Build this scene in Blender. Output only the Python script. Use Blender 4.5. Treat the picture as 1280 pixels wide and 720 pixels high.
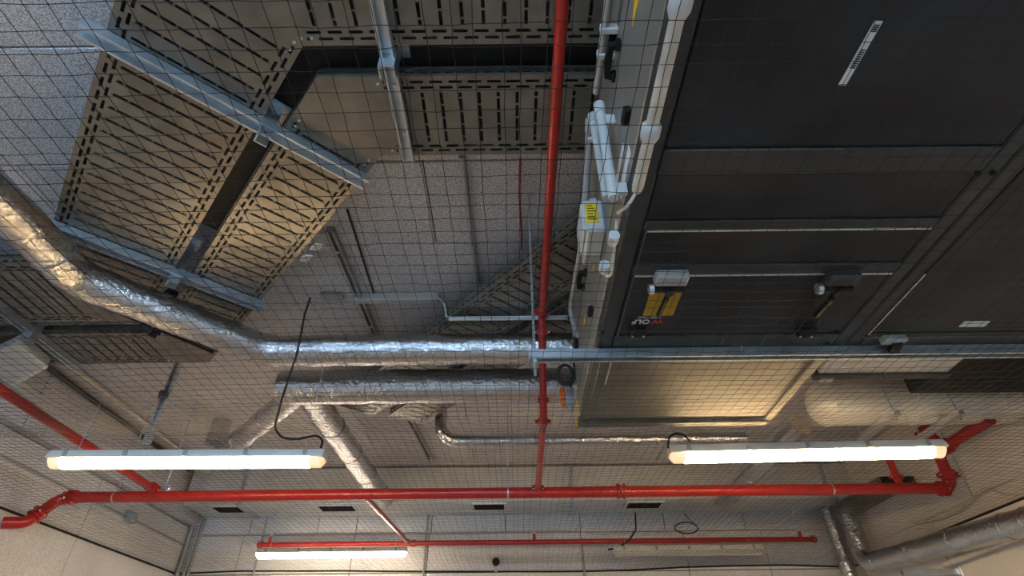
import bpy, math, random
import numpy as np
from mathutils import Vector, Matrix

random.seed(7)
for _o in list(bpy.data.objects):
    bpy.data.objects.remove(_o)
SC = bpy.context.scene
COL = SC.collection

# ---------------------------------------------------------------- camera, world, exposure
F_PX = 691.0
PITCH = math.radians(37.2)
ROLL = math.radians(0.6)
CAM_H = 1.6
cam = bpy.data.cameras.new('camera')
cam.sensor_width = 36.0
cam.lens = F_PX / 1280.0 * 36.0
cam.clip_start = 0.05
cam_o = bpy.data.objects.new('camera', cam)
COL.objects.link(cam_o)
cam_o.location = (0, 0, CAM_H)
cam_o.rotation_euler = (Matrix.Rotation(math.pi / 2 + PITCH, 3, 'X') @ Matrix.Rotation(-ROLL, 3, 'Z')).to_euler()
SC.camera = cam_o

W = bpy.data.worlds.new('world')
SC.world = W
W.use_nodes = True
W.node_tree.nodes['Background'].inputs[0].default_value = (0.5, 0.6, 0.75, 1)
W.node_tree.nodes['Background'].inputs[1].default_value = 0.02
SC.view_settings.view_transform = 'Standard'
SC.view_settings.look = 'None'
SC.view_settings.gamma = 1.0
SC.view_settings.exposure = 0.58
SC.view_settings.use_curve_mapping = False

WARM = 92.0      # luminance of the lit tubes in view
COOL = 150.0     # luminance of the cool battens behind the camera

CT, ST = math.cos(PITCH), math.sin(PITCH)


def px(x, y, Z=None, Y=None, X=None):
    """pixel + one known coordinate (Z is height above the camera) -> world point"""
    a, b = x - 640.0, 360.0 - y
    cr, sr = math.cos(ROLL), math.sin(ROLL)
    a, b = a * cr + b * sr, -a * sr + b * cr
    r = (a, F_PX * CT - b * ST, F_PX * ST + b * CT)
    if Z is not None:
        s = Z / r[2]
    elif Y is not None:
        s = Y / r[1]
    else:
        s = X / r[0]
    return Vector((r[0] * s, r[1] * s, CAM_H + r[2] * s))


# ---------------------------------------------------------------- materials
def new_mat(name):
    m = bpy.data.materials.new(name)
    m.use_nodes = True
    nt = m.node_tree
    return m, nt, nt.nodes['Principled BSDF']


def simple(name, col, rough=0.5, metal=0.0, vary=0.12, scale=6.0, bump=0.0, bscale=60.0, spec=0.5):
    m, nt, p = new_mat(name)
    tc = nt.nodes.new('ShaderNodeTexCoord')
    n = nt.nodes.new('ShaderNodeTexNoise')
    n.inputs['Scale'].default_value = scale
    n.inputs['Detail'].default_value = 5
    nt.links.new(tc.outputs['Object'], n.inputs['Vector'])
    r = nt.nodes.new('ShaderNodeValToRGB')
    r.color_ramp.elements[0].position = 0.3
    r.color_ramp.elements[1].position = 0.7
    r.color_ramp.elements[0].color = tuple(c * (1 - vary) for c in col) + (1,)
    r.color_ramp.elements[1].color = tuple(min(1, c * (1 + vary)) for c in col) + (1,)
    nt.links.new(n.outputs['Fac'], r.inputs['Fac'])
    nt.links.new(r.outputs['Color'], p.inputs['Base Color'])
    p.inputs['Roughness'].default_value = rough
    p.inputs['Metallic'].default_value = metal
    p.inputs['Specular IOR Level'].default_value = spec
    if bump > 0:
        n2 = nt.nodes.new('ShaderNodeTexNoise')
        n2.inputs['Scale'].default_value = bscale
        n2.inputs['Detail'].default_value = 6
        nt.links.new(tc.outputs['Object'], n2.inputs['Vector'])
        b = nt.nodes.new('ShaderNodeBump')
        b.inputs['Strength'].default_value = bump
        b.inputs['Distance'].default_value = 0.02
        nt.links.new(n2.outputs['Fac'], b.inputs['Height'])
        nt.links.new(b.outputs['Normal'], p.inputs['Normal'])
    return m


def board_mat(name, lo, hi, sc=150.0, bump=0.6):
    m, nt, p = new_mat(name)
    tc = nt.nodes.new('ShaderNodeTexCoord')
    n = nt.nodes.new('ShaderNodeTexNoise')
    n.inputs['Scale'].default_value = sc
    n.inputs['Detail'].default_value = 3
    n.inputs['Roughness'].default_value = 0.7
    nt.links.new(tc.outputs['Object'], n.inputs['Vector'])
    r = nt.nodes.new('ShaderNodeValToRGB')
    r.color_ramp.elements[0].position = 0.36
    r.color_ramp.elements[1].position = 0.6
    r.color_ramp.elements[0].color = lo + (1,)
    r.color_ramp.elements[1].color = hi + (1,)
    nt.links.new(n.outputs['Fac'], r.inputs['Fac'])
    n3 = nt.nodes.new('ShaderNodeTexNoise')
    n3.inputs['Scale'].default_value = 1.7
    n3.inputs['Detail'].default_value = 5
    nt.links.new(tc.outputs['Object'], n3.inputs['Vector'])
    mx = nt.nodes.new('ShaderNodeMixRGB')
    mx.blend_type = 'MULTIPLY'
    mx.inputs['Fac'].default_value = 0.35
    nt.links.new(r.outputs['Color'], mx.inputs['Color1'])
    nt.links.new(n3.outputs['Fac'], mx.inputs['Color2'])
    nt.links.new(mx.outputs['Color'], p.inputs['Base Color'])
    p.inputs['Roughness'].default_value = 0.95
    p.inputs['Specular IOR Level'].default_value = 0.1
    b = nt.nodes.new('ShaderNodeBump')
    b.inputs['Strength'].default_value = bump
    b.inputs['Distance'].default_value = 0.006
    nt.links.new(n.outputs['Fac'], b.inputs['Height'])
    nt.links.new(b.outputs['Normal'], p.inputs['Normal'])
    return m


def foil_mat(name):
    m, nt, p = new_mat(name)
    tc = nt.nodes.new('ShaderNodeTexCoord')
    p.inputs['Base Color'].default_value = (0.56, 0.56, 0.57, 1)
    p.inputs['Metallic'].default_value = 1.0
    p.inputs['Roughness'].default_value = 0.11
    v = nt.nodes.new('ShaderNodeTexVoronoi')
    v.inputs['Scale'].default_value = 42.0
    n = nt.nodes.new('ShaderNodeTexNoise')
    n.inputs['Scale'].default_value = 17.0
    n.inputs['Detail'].default_value = 8
    n.inputs['Roughness'].default_value = 0.65
    nt.links.new(tc.outputs['Object'], n.inputs['Vector'])
    nt.links.new(tc.outputs['Object'], v.inputs['Vector'])
    ad = nt.nodes.new('ShaderNodeMath')
    ad.operation = 'MULTIPLY_ADD'
    ad.inputs[1].default_value = 0.35
    nt.links.new(v.outputs['Distance'], ad.inputs[0])
    nt.links.new(n.outputs['Fac'], ad.inputs[2])
    b = nt.nodes.new('ShaderNodeBump')
    b.inputs['Strength'].default_value = 0.5
    b.inputs['Distance'].default_value = 0.02
    nt.links.new(ad.outputs[0], b.inputs['Height'])
    nt.links.new(b.outputs['Normal'], p.inputs['Normal'])
    return m


def emit_mat(name, col, strength):
    m, nt, p = new_mat(name)
    p.inputs['Base Color'].default_value = (0.8, 0.8, 0.8, 1)
    p.inputs['Emission Color'].default_value = col + (1,)
    p.inputs['Emission Strength'].default_value = strength
    return m


M = {}
M['board'] = board_mat('woodwool_board', (0.27, 0.265, 0.275), (0.88, 0.855, 0.86))
M['backing'] = simple('concrete_backing', (0.06, 0.055, 0.05), 0.95)
M['wallboard'] = board_mat('painted_woodwool', (0.52, 0.51, 0.50), (0.88, 0.86, 0.84), 130, 0.4)
M['plaster'] = simple('painted_masonry', (0.68, 0.63, 0.56), 0.9, 0, 0.08, 3, 0.15, 90)
M['floor'] = simple('grey_floor_paint', (0.20, 0.19, 0.18), 0.55, 0, 0.12, 3)
M['tray'] = simple('tray_galvanised', (0.185, 0.178, 0.158), 0.36, 0.65, 0.2, 9, 0.05, 40)
M['strut'] = simple('strut_galvanised', (0.56, 0.62, 0.68), 0.34, 0.85, 0.12, 12)
M['darksteel'] = simple('dark_steel', (0.055, 0.055, 0.06), 0.5, 0.5)
M['duct'] = simple('duct_sheet', (0.66, 0.67, 0.67), 0.4, 0.55, 0.10, 4, 0.04, 5)
M['duct2'] = simple('duct_sheet_bright', (0.86, 0.82, 0.72), 0.3, 0.3, 0.06, 4)
M['foil'] = foil_mat('crumpled_foil')
M['red'] = simple('red_pipe_paint', (0.37, 0.014, 0.011), 0.3, 0, 0.15, 8)
M['ahu'] = simple('ahu_dark_paint', (0.017, 0.020, 0.023), 0.52, 0.0, 0.6, 3.0, spec=0.3)
M['ahu_frame'] = simple('ahu_frame_profile', (0.032, 0.036, 0.037), 0.5, 0.0, 0.25, 4, spec=0.35)
M['ahu_side'] = simple('ahu_side_panel', (0.24, 0.235, 0.21), 0.45, 0.3, 0.15, 3)
M['ahu_galv'] = simple('ahu_galvanised', (0.13, 0.125, 0.105), 0.62, 0.2, 0.3, 3, spec=0.3)
M['bright'] = simple('bright_edge', (0.75, 0.77, 0.8), 0.3, 0.8)
M['white'] = simple('white_plastic', (0.50, 0.51, 0.50), 0.5, 0, 0.08)
M['beige'] = simple('wrapped_insulation', (0.55, 0.50, 0.42), 0.6, 0, 0.18, 14, 0.2, 30)
M['grey'] = simple('grey_plastic', (0.33, 0.33, 0.32), 0.5, 0, 0.08)
M['body'] = simple('lamp_housing', (0.72, 0.68, 0.62), 0.5, 0, 0.06)
M['black'] = simple('black_plastic', (0.008, 0.008, 0.009), 0.6, 0, 0.1, spec=0.2)
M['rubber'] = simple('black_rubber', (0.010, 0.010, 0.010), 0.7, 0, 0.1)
M['net'] = simple('black_net_cord', (0.010, 0.010, 0.011), 0.85, 0, 0.1)
M['amber'] = simple('amber_plate', (0.42, 0.25, 0.008), 0.55, 0, 0.12)
M['yellow'] = simple('yellow_label', (0.80, 0.52, 0.02), 0.5, 0, 0.05)
M['print'] = simple('dark_print', (0.03, 0.025, 0.02), 0.6, 0, 0.05)
M['redprint'] = simple('red_print', (0.5, 0.05, 0.03), 0.6, 0, 0.05)
M['whiteprint'] = simple('white_print', (0.7, 0.7, 0.7), 0.6, 0, 0.05)
M['orange'] = simple('orange_plastic', (0.75, 0.16, 0.03), 0.5)
M['redcable'] = simple('red_cable', (0.25, 0.02, 0.015), 0.5)
M['lit'] = emit_mat('lit_tube_warm', (1.0, 0.67, 0.33), WARM)
M['lit2'] = emit_mat('lit_tube_neutral', (1.0, 0.82, 0.62), WARM * .45)
M['lit_cool'] = emit_mat('lit_tube_cool', (0.46, 0.71, 1.0), COOL)
M['endglow'] = emit_mat('tube_end_cover', (1.0, 0.62, 0.22), 0.55)
M['off'] = simple('unlit_diffuser', (0.55, 0.53, 0.46), 0.3, 0, 0.06)


# ---------------------------------------------------------------- mesh builder
class MB:
    def __init__(self):
        self.v = []
        self.f = []

    def quad(self, a, b, c, d):
        n = len(self.v)
        self.v += [tuple(a), tuple(b), tuple(c), tuple(d)]
        self.f.append((n, n + 1, n + 2, n + 3))

    def obox(self, c, ax, ay, az, sx, sy, sz):
        c = Vector(c)
        ax, ay, az = Vector(ax).normalized() * sx / 2, Vector(ay).normalized() * sy / 2, Vector(az).normalized() * sz / 2
        n = len(self.v)
        for i in (-1, 1):
            for j in (-1, 1):
                for k in (-1, 1):
                    self.v.append(tuple(c + ax * i + ay * j + az * k))
        for q in ((0, 1, 3, 2), (4, 6, 7, 5), (0, 4, 5, 1), (2, 3, 7, 6), (0, 2, 6, 4), (1, 5, 7, 3)):
            self.f.append(tuple(n + t for t in q))
        return self

    def box(self, lo, hi):
        c = [(a + b) / 2 for a, b in zip(lo, hi)]
        s = [abs(b - a) for a, b in zip(lo, hi)]
        return self.obox(c, (1, 0, 0), (0, 1, 0), (0, 0, 1), *s)

    def bevbox(self, lo, hi, b):
        """box with chamfered edges"""
        lo, hi = Vector(lo), Vector(hi)
        n = len(self.v)
        idx = {}
        for i in (0, 1):
            for j in (0, 1):
                for k in (0, 1):
                    for ax in range(3):
                        p = [hi[t] if (i, j, k)[t] else lo[t] for t in range(3)]
                        for t in range(3):
                            if t != ax:
                                p[t] += -b if (i, j, k)[t] else b
                        idx[(i, j, k, ax)] = len(self.v)
                        self.v.append(tuple(p))
        g = lambda i, j, k, a: idx[(i, j, k, a)]
        for s in (0, 1):
            self.f.append((g(s, 0, 0, 0), g(s, 1, 0, 0), g(s, 1, 1, 0), g(s, 0, 1, 0)))
            self.f.append((g(0, s, 0, 1), g(1, s, 0, 1), g(1, s, 1, 1), g(0, s, 1, 1)))
            self.f.append((g(0, 0, s, 2), g(1, 0, s, 2), g(1, 1, s, 2), g(0, 1, s, 2)))
            for t in (0, 1):
                self.f.append((g(0, s, t, 1), g(1, s, t, 1), g(1, s, t, 2), g(0, s, t, 2)))
                self.f.append((g(s, 0, t, 0), g(s, 1, t, 0), g(s, 1, t, 2), g(s, 0, t, 2)))
                self.f.append((g(s, t, 0, 0), g(s, t, 1, 0), g(s, t, 1, 1), g(s, t, 0, 1)))
        for i in (0, 1):
            for j in (0, 1):
                for k in (0, 1):
                    self.f.append((g(i, j, k, 0), g(i, j, k, 1), g(i, j, k, 2)))
        return self

    def sweep(self, pts, prof, up=(0, 0, 1), cap=True, closed=True):
        """sweep a 2D profile [(side, up)] along points"""
        pts = [Vector(p) for p in pts]
        n0 = len(self.v)
        m = len(prof)
        prev_up = Vector(up)
        for i, p in enumerate(pts):
            if i == 0:
                t = pts[1] - pts[0]
            elif i == len(pts) - 1:
                t = pts[-1] - pts[-2]
            else:
                t = (pts[i] - pts[i - 1]).normalized() + (pts[i + 1] - pts[i]).normalized()
            t.normalize()
            s = t.cross(prev_up)
            if s.length < 1e-4:
                s = t.orthogonal()
            s.normalize()
            u = s.cross(t).normalized()
            prev_up = u
            pr = prof[i] if isinstance(prof[0], list) else prof
            m = len(pr)
            for a, b in pr:
                self.v.append(tuple(p + s * a + u * b))
        for i in range(len(pts) - 1):
            for j in range(m if closed else m - 1):
                k = (j + 1) % m
                self.f.append((n0 + i * m + j, n0 + i * m + k, n0 + (i + 1) * m + k, n0 + (i + 1) * m + j))
        if cap and closed:
            self.f.append(tuple(n0 + j for j in range(m))[::-1])
            self.f.append(tuple(n0 + (len(pts) - 1) * m + j for j in range(m)))
        return self

    def tube(self, pts, r, n=10, up=(0, 0, 1), cap=True):
        if len(pts) == 2 and abs((Vector(pts[1]) - Vector(pts[0])).normalized().dot(Vector(up))) > 0.98:
            up = (0, 1, 0)
        if isinstance(r, (list, tuple)):
            prof = [[(q * math.cos(2 * math.pi * k / n), q * math.sin(2 * math.pi * k / n)) for k in range(n)] for q in r]
        else:
            prof = [(r * math.cos(2 * math.pi * k / n), r * math.sin(2 * math.pi * k / n)) for k in range(n)]
        return self.sweep(pts, prof, up, cap)

    def prism(self, poly, z0, z1):
        n = len(self.v)
        m = len(poly)
        for z in (z0, z1):
            for a in poly:
                self.v.append((a[0], a[1], z))
        self.f.append(tuple(n + i for i in range(m))[::-1])
        self.f.append(tuple(n + m + i for i in range(m)))
        for i in range(m):
            j = (i + 1) % m
            self.f.append((n + i, n + j, n + m + j, n + m + i))
        return self


def wloc(o):
    l = Vector((0, 0, 0))
    while o:
        l += o.location
        o = o.parent
    return l


def obj(name, mb, mat, parent=None, smooth=False, origin=None):
    me = bpy.data.meshes.new(name)
    vs = [Vector(v) for v in mb.v]
    if origin is None:
        if parent is not None:
            origin = wloc(parent)
        else:
            lo = Vector([min(v[i] for v in vs) for i in range(3)])
            hi = Vector([max(v[i] for v in vs) for i in range(3)])
            origin = Vector(((lo[0] + hi[0]) / 2, (lo[1] + hi[1]) / 2, lo[2]))
    origin = Vector(origin)
    me.from_pydata([tuple(v - origin) for v in vs], [], mb.f)
    me.materials.append(M[mat] if isinstance(mat, str) else mat)
    if smooth:
        me.polygons.foreach_set('use_smooth', [True] * len(me.polygons))
        try:
            me.set_sharp_from_angle(angle=math.radians(40))
        except Exception:
            pass
    o = bpy.data.objects.new(name, me)
    COL.objects.link(o)
    if parent is not None:
        o.parent = parent
        o.location = origin - wloc(parent)
    else:
        o.location = origin
    return o


def tag(o, label, cat, group=None, kind=None):
    if label:
        o['label'] = label
    if cat:
        o['category'] = cat
    if group:
        o['group'] = group
    if kind:
        o['kind'] = kind
    return o


def thing(name, label, cat, loc, group=None):
    o = bpy.data.objects.new(name, None)
    o.empty_display_size = 0.05
    COL.objects.link(o)
    o.location = loc
    return tag(o, label, cat, group)


def struct(name, mb, mat, parent=None):
    o = obj(name, mb, mat, parent)
    if parent is None:
        o['kind'] = 'structure'
    return o


def copy_piece(src, parent, loc, name=None):
    c = src.copy()
    COL.objects.link(c)
    c.parent = parent
    c.location = loc
    return c


def copy_tree(o, parent=None, delta=(0, 0, 0)):
    c = o.copy()
    COL.objects.link(c)
    c.parent = parent
    c.location = o.location + Vector(delta)
    for ch in list(o.children):
        copy_tree(ch, c)
    return c


def fillet(pts, r, n=8):
    pts = [Vector(p) for p in pts]
    out = [pts[0]]
    for i in range(1, len(pts) - 1):
        a, b, c = pts[i - 1], pts[i], pts[i + 1]
        d1, d2 = (a - b).normalized(), (c - b).normalized()
        ang = math.acos(max(-1, min(1, d1.dot(d2))))
        if ang > math.pi - 0.02:
            out.append(b)
            continue
        rr = r[i - 1] if isinstance(r, (list, tuple)) else r
        t = min(rr / math.tan(ang / 2), (a - b).length * 0.49, (c - b).length * 0.49)
        R = t * math.tan(ang / 2)
        ctr = b + (d1 + d2).normalized() * (R / math.sin(ang / 2))
        p0 = b + d1 * t
        p1 = b + d2 * t
        e0 = (p0 - ctr)
        e1 = (p1 - ctr)
        tot = e0.angle(e1)
        for k in range(n + 1):
            q = k / n
            s = math.sin(tot)
            out.append(ctr + e0 * (math.sin((1 - q) * tot) / s) + e1 * (math.sin(q * tot) / s))
    out.append(pts[-1])
    return out


def resample(pts, step):
    out = [pts[0]]
    for a, b in zip(pts[:-1], pts[1:]):
        k = max(1, int((b - a).length / step))
        for i in range(1, k + 1):
            out.append(a.lerp(b, i / k))
    return out


def H(Z):
    return CAM_H + Z


# ================================================================ THE ROOM
XL, XR, YB, YF = -3.70, 3.68, 6.65, -4.6
ZC = 2.15
struct('floor', MB().box((XL - .2, YF - .2, -0.12), (XR + .2, YB + .2, 0)), 'floor')

ceil = struct('ceiling', MB().box((XL - .2, YF - .2, H(ZC) + 0.03), (XR + .2, YB + .2, H(ZC) + 0.2)), 'backing')
rows = [1.185 + 0.605 * k for k in range(-10, 10)]
bproto = {}
for i, y0 in enumerate(rows[:-1]):
    y1 = min(rows[i + 1], YB)
    if y0 >= YB or y1 <= YF:
        continue
    y0 = max(y0, YF)
    off = -0.435 if i % 2 == 1 else -1.435
    xs = sorted([XL, XR] + [off + 2.0 * k for k in range(-3, 4) if XL + .05 < off + 2.0 * k < XR - .05])
    for a, b in zip(xs[:-1], xs[1:]):
        key = (round(b - a, 3), round(y1 - y0, 3))
        dz = random.uniform(-.002, .002)
        c = Vector(((a + b) / 2, (y0 + y1) / 2, H(ZC) + 0.015 + dz))
        if key not in bproto:
            w, d = b - a - .006, y1 - y0 - .006
            mb = MB().bevbox((c.x - w / 2, c.y - d / 2, c.z - .015), (c.x + w / 2, c.y + d / 2, c.z + .015), .004)
            bproto[key] = obj('ceiling_board', mb, 'board', ceil, origin=c)
        else:
            copy_piece(bproto[key], ceil, c - ceil.location)

# back wall with boards
wb = struct('wall_back', MB().box((XL - .2, YB, 0), (XR + .2, YB + .2, H(ZC) + .03)), 'backing')


def wall_boards(parent, axis, fixed, a0, a1, zrows, joints, mat, thick=.02, sign=-1):
    """boards on a wall; axis 'x' runs along x at y=fixed, 'y' along y at x=fixed"""
    for r, (z0, z1) in enumerate(zrows):
        js = sorted([a0, a1] + [j for j in joints[r % len(joints)] if a0 + .1 < j < a1 - .1])
        for p, q in zip(js[:-1], js[1:]):
            g = .004
            t = thick + random.uniform(0, .003)
            if axis == 'x':
                lo, hi = (p + g, min(fixed, fixed + sign * t), z0 + g), (q - g, max(fixed, fixed + sign * t), z1 - g)
            else:
                lo, hi = (min(fixed, fixed + sign * t), p + g, z0 + g), (max(fixed, fixed + sign * t), q - g, z1 - g)
            obj('wall_board', MB().bevbox(lo, hi, .003), mat, parent)


jx = [px(x, 690, Y=YB).x for x in (301, 441, 535, 727, 857, 957)]
jx2 = [px(x, 655, Y=YB).x for x in (240, 315, 399, 447, 540, 632, 725, 830, 930)]
wall_boards(wb, 'x', YB, XL, XR, [(0, H(.0)), (H(.0), H(1.17)), (H(1.17), H(1.57)), (H(1.57), H(1.9)), (H(1.9), H(ZC))],
            [jx, jx, jx, jx2, jx], 'wallboard')
wl = struct('wall_left', MB().box((XL - .2, YF - .2, 0), (XL, YB, H(ZC) + .03)), 'backing')
jy = [YF + .8 + 1.25 * k for k in range(10)]
jy2 = [YF + .35 + .62 * k for k in range(20)]
wall_boards(wl, 'y', XL, YF, YB, [(0, H(.5)), (H(.5), H(1.66))], [jy, jy], 'wallboard', .02, 1)
wall_boards(wl, 'y', XL, YF, YB, [(H(1.66), H(ZC))], [jy2], 'board', .11, 1)
wr = struct('wall_right', MB().box((XR, YF - .2, 0), (XR + .2, YB, H(ZC) + .03)), 'plaster')
wf = struct('wall_front', MB().box((XL, YF - .2, 0), (XR, YF, H(ZC) + .03)), 'plaster')
jr = [YF + .4 + 1.25 * k for k in range(10)]
wall_boards(wr, 'y', XR, YF, YB, [(0, H(.62)), (H(.62), H(1.3)), (H(1.3), H(ZC))], [jr, [j + .6 for j in jr]], 'plaster', .012, -1)

# ================================================================ LAMPS
def batten(name, label, cx, cy, Z, lit, L=1.5, rz=0.0, tilt=0.0, wires=True, group=None, end='endglow', fittings=True):
    """weatherproof tube luminaire along x"""
    R = Matrix.Rotation(rz, 3, 'Z') @ Matrix.Rotation(tilt, 3, 'Y')
    base = Vector((cx, cy, H(Z)))
    t = thing(name, label, 'lamp', base - Vector((0, 0, .05)), group)

    def T(mb):
        mb.v = [tuple(base + R @ Vector(v)) for v in mb.v]
        return mb
    hw = .052
    # housing: shallow channel, closed on top
    prof = [(-.053, -.011), (-.053, .004), (-.034, .036), (.034, .036), (.053, .004), (.053, -.011)]
    obj('housing', T(MB().sweep([(-L / 2, 0, 0), (L / 2, 0, 0)], prof)), 'body', t, True)
    # diffuser: half round below
    n = 10
    A0 = math.radians(15)
    dp = [(hw * math.cos(math.pi + A0 + (math.pi - 2 * A0) * k / n), .0 + .056 * math.sin(math.pi + A0 + (math.pi - 2 * A0) * k / n)) for k in range(n + 1)]
    e = .075
    obj('diffuser', T(MB().sweep([(-L / 2 + e, 0, 0), (L / 2 - e, 0, 0)], dp)), lit, t, True)
    for s in (-1, 1):
        ps = [(s * (L / 2 - e), 0, 0), (s * (L / 2 - .02), 0, 0), (s * (L / 2), 0, 0)]
        pr = [[(a, b) for a, b in dp], [(a, b) for a, b in dp], [(a * .6, b * .6) for a, b in dp]]
        obj('end_cover', T(MB().sweep(ps, pr)), end, t, True)
    if fittings:
        k = 5
        for i in range(k):
            x = -L / 2 + .1 + (L - .2) * i / (k - 1)
            for s in (-1, 1):
                mb = MB().obox((x, s * (hw + .003), .010), (1, 0, 0), (0, 1, 0), (0, 0, 1), .02, .006, .036)
                obj('clip', T(mb), 'grey', t)
        if wires:
            for s in (-.42, .42):
                p0 = base + R @ Vector((s * L, 0, .036))
                mb = MB().tube([p0, Vector((p0.x, p0.y, H(ZC)))], .0012, 5)
                obj('suspension_wire', mb, 'strut', t)
    return t


LZ = 1.113
batten('tube_lamp', 'lit tube lamp with a thick black cable looping into its end', px(230, 568, Z=LZ).x, 2.99, LZ, 'lit',
       rz=math.radians(.9), group='tube lamps')
batten('tube_lamp', 'lit tube lamp hung below the foil pipe beside the dark air handling unit', px(1012, 561, Z=LZ).x, 3.0, LZ + .01, 'lit',
       rz=math.radians(-1.6), group='tube lamps')
pz = px(415, 690, Y=6.02)
batten('tube_lamp', 'lit tube lamp under the thin red pipe on the back wall', pz.x, 6.02, pz.z - H(0), 'lit2', group='tube lamps', end='lit2')
pz = px(860, 687, Y=6.05)
batten('tube_lamp', 'unlit tube lamp under the thin red pipe on the back wall', pz.x, 6.05, pz.z - H(0), 'off', group='tube lamps', end='off')
# the next rows of the room, behind the camera: cool tubes
for cx in (-2.4, -.8, .8, 2.4):
    batten('tube_lamp', 'cool white tube lamp at the rear of the room', cx, -2.6, 1.45, 'lit_cool', group='rear tube lamps', end='lit_cool')

# ================================================================ LARGE RECTANGULAR DUCT ON THE BACK WALL
D_Z0, D_Z1, D_Y0, D_Y1 = 1.76, 2.13, 6.08, 6.60
t = thing('rectangular_duct', 'long grey sheet metal duct along the top of the back wall', 'duct', (0, 6.35, H(D_Z0)))
seams = [px(x, 600, Y=D_Y0).x for x in (120, 200, 307, 412, 510, 635, 714, 806, 911, 1030)]
xs = [XL + .16] + seams[2:] + [XR - .02]
for i, (a, b) in enumerate(zip(xs[:-1], xs[1:])):
    mb = MB().bevbox((a + .002, D_Y0, H(D_Z0)), (b - .002, D_Y1, H(D_Z1)), .004)
    obj('duct_section', mb, 'duct', t)
for i, x in enumerate(xs[1:-1]):
    w = .028 if i in (0, 4, 7) else .006
    mb = MB()
    mb.box((x - w, D_Y0 - .022, H(D_Z0) - .022), (x - .002, D_Y1, H(D_Z0) + .001))
    mb.box((x + .002, D_Y0 - .022, H(D_Z0) - .022), (x + w, D_Y1, H(D_Z0) + .001))
    mb.box((x - w, D_Y0 - .022, H(D_Z0)), (x - .002, D_Y0 + .001, H(D_Z1)))
    mb.box((x + .002, D_Y0 - .022, H(D_Z0)), (x + w, D_Y0 + .001, H(D_Z1)))
    if w > .01:
        obj('flange', mb, 'strut', t)
    else:
        mb = MB().box((x - .006, D_Y0 - .008, H(D_Z0) - .008), (x + .006, D_Y1, H(D_Z1)))
        obj('standing_seam', mb, 'duct', t)
names = ['beside the left wall', 'beside the slanting red branch pipe', 'under the red pipe tee', 'nearest the unlit tube lamp']
for (x0, x1, y), wh in zip(((262, 303, 631), (397, 440, 631), (592, 630, 630), (785, 826, 629)), names):
    a, b = px(x0, y, Z=D_Z0), px(x1, y, Z=D_Z0)
    yc, z = 6.27, H(D_Z0)
    g = thing('air_grille', 'dark slotted air grille in the duct underside ' + wh, 'grille', ((a.x + b.x) / 2, yc, z - .02), 'grilles of the long duct')
    hw, hd = (b.x - a.x) / 2, .10
    c = (a.x + b.x) / 2
    mb = MB()
    mb.box((c - hw - .025, yc - hd - .025, z - .012), (c + hw + .025, yc - hd, z))
    mb.box((c - hw - .025, yc + hd, z - .012), (c + hw + .025, yc + hd + .025, z))
    mb.box((c - hw - .025, yc - hd, z - .012), (c - hw, yc + hd, z))
    mb.box((c + hw, yc - hd, z - .012), (c + hw + .025, yc + hd, z))
    obj('frame', mb, 'duct', g)
    obj('back_plate', MB().box((c - hw, yc - hd, z - .003), (c + hw, yc + hd, z - .0005)), 'black', g)
    for k in range(5):
        yy = yc - hd + .02 + k * .04
        mb = MB().obox((c, yy, z - .010), (1, 0, 0), (0, 1, -.6), (0, .6, 1), hw * 2, .016, .002)
        obj('blade', mb, 'black', g)

# ================================================================ CABLE TRAYS
TZ = 1.93        # underside of the trays
TH = .055


def tray_floor(mb, o, d, n, L, w, z, pitch=.075):
    """perforated sheet: origin o (2D), direction d, normal n, length L, width w"""
    def P(u, v):
        return (o.x + d.x * u + n.x * v, o.y + d.y * u + n.y * v, z)

    def Q(u0, u1, v0, v1):
        if u1 - u0 > 1e-5 and v1 - v0 > 1e-5:
            mb.quad(P(u0, v0), P(u1, v0), P(u1, v1), P(u0, v1))
    h = w / 2
    for s in (-1, 1):
        def S(u0, u1, a, b):
            va, vb = sorted((s * a, s * b))
            Q(u0, u1, va, vb)
        S(0, L, h, h - .020)
        S(0, L, h - .032, h - .044)
        S(0, L, h - .056, h - .066)
        for (a, ph) in ((h - .020, .5), (h - .044, .0)):
            b = a - .012
            u = -pitch * ph
            while u < L:
                S(max(0, u), min(L, u + .024), a, b)
                u += pitch
    hm = h - .066
    nrow = int(L / pitch)
    e = (L - nrow * pitch) / 2
    Q(0, e + pitch * .5 - .0065, -hm, hm)
    for i in range(nrow):
        u0 = e + pitch * (i + .5) - .0065
        u1 = u0 + .013
        Q(u1, (u0 + pitch) if i < nrow - 1 else L, -hm, hm)
        v = -hm
        sp = .06
        k = max(1, int(2 * hm / sp))
        spc = 2 * hm / k
        off = (i % 2) * spc / 2
        Q(u0, u1, -hm, -hm + .006)
        Q(u0, u1, hm - .006, hm)
        for j in range(k + 1):
            vc = -hm + spc * j + off - .004
            if -hm + .006 < vc < hm - .014:
                Q(u0, u1, vc, vc + .008)
    return mb


def row_ridges(mb, o, d, n, L, w, z, pitch=.075):
    """pressed lips beside the cross rows"""
    h = w / 2 - .066
    nrow = int(L / pitch)
    e = (L - nrow * pitch) / 2
    for i in range(nrow):
        u = e + pitch * (i + .5) + .0085
        c = (o.x + d.x * u, o.y + d.y * u, z - .0015)
        mb.obox(c, (d.x, d.y, 0), (n.x, n.y, 0), (0, 0, 1), .0035, 2 * h, .003)
    return mb


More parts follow.
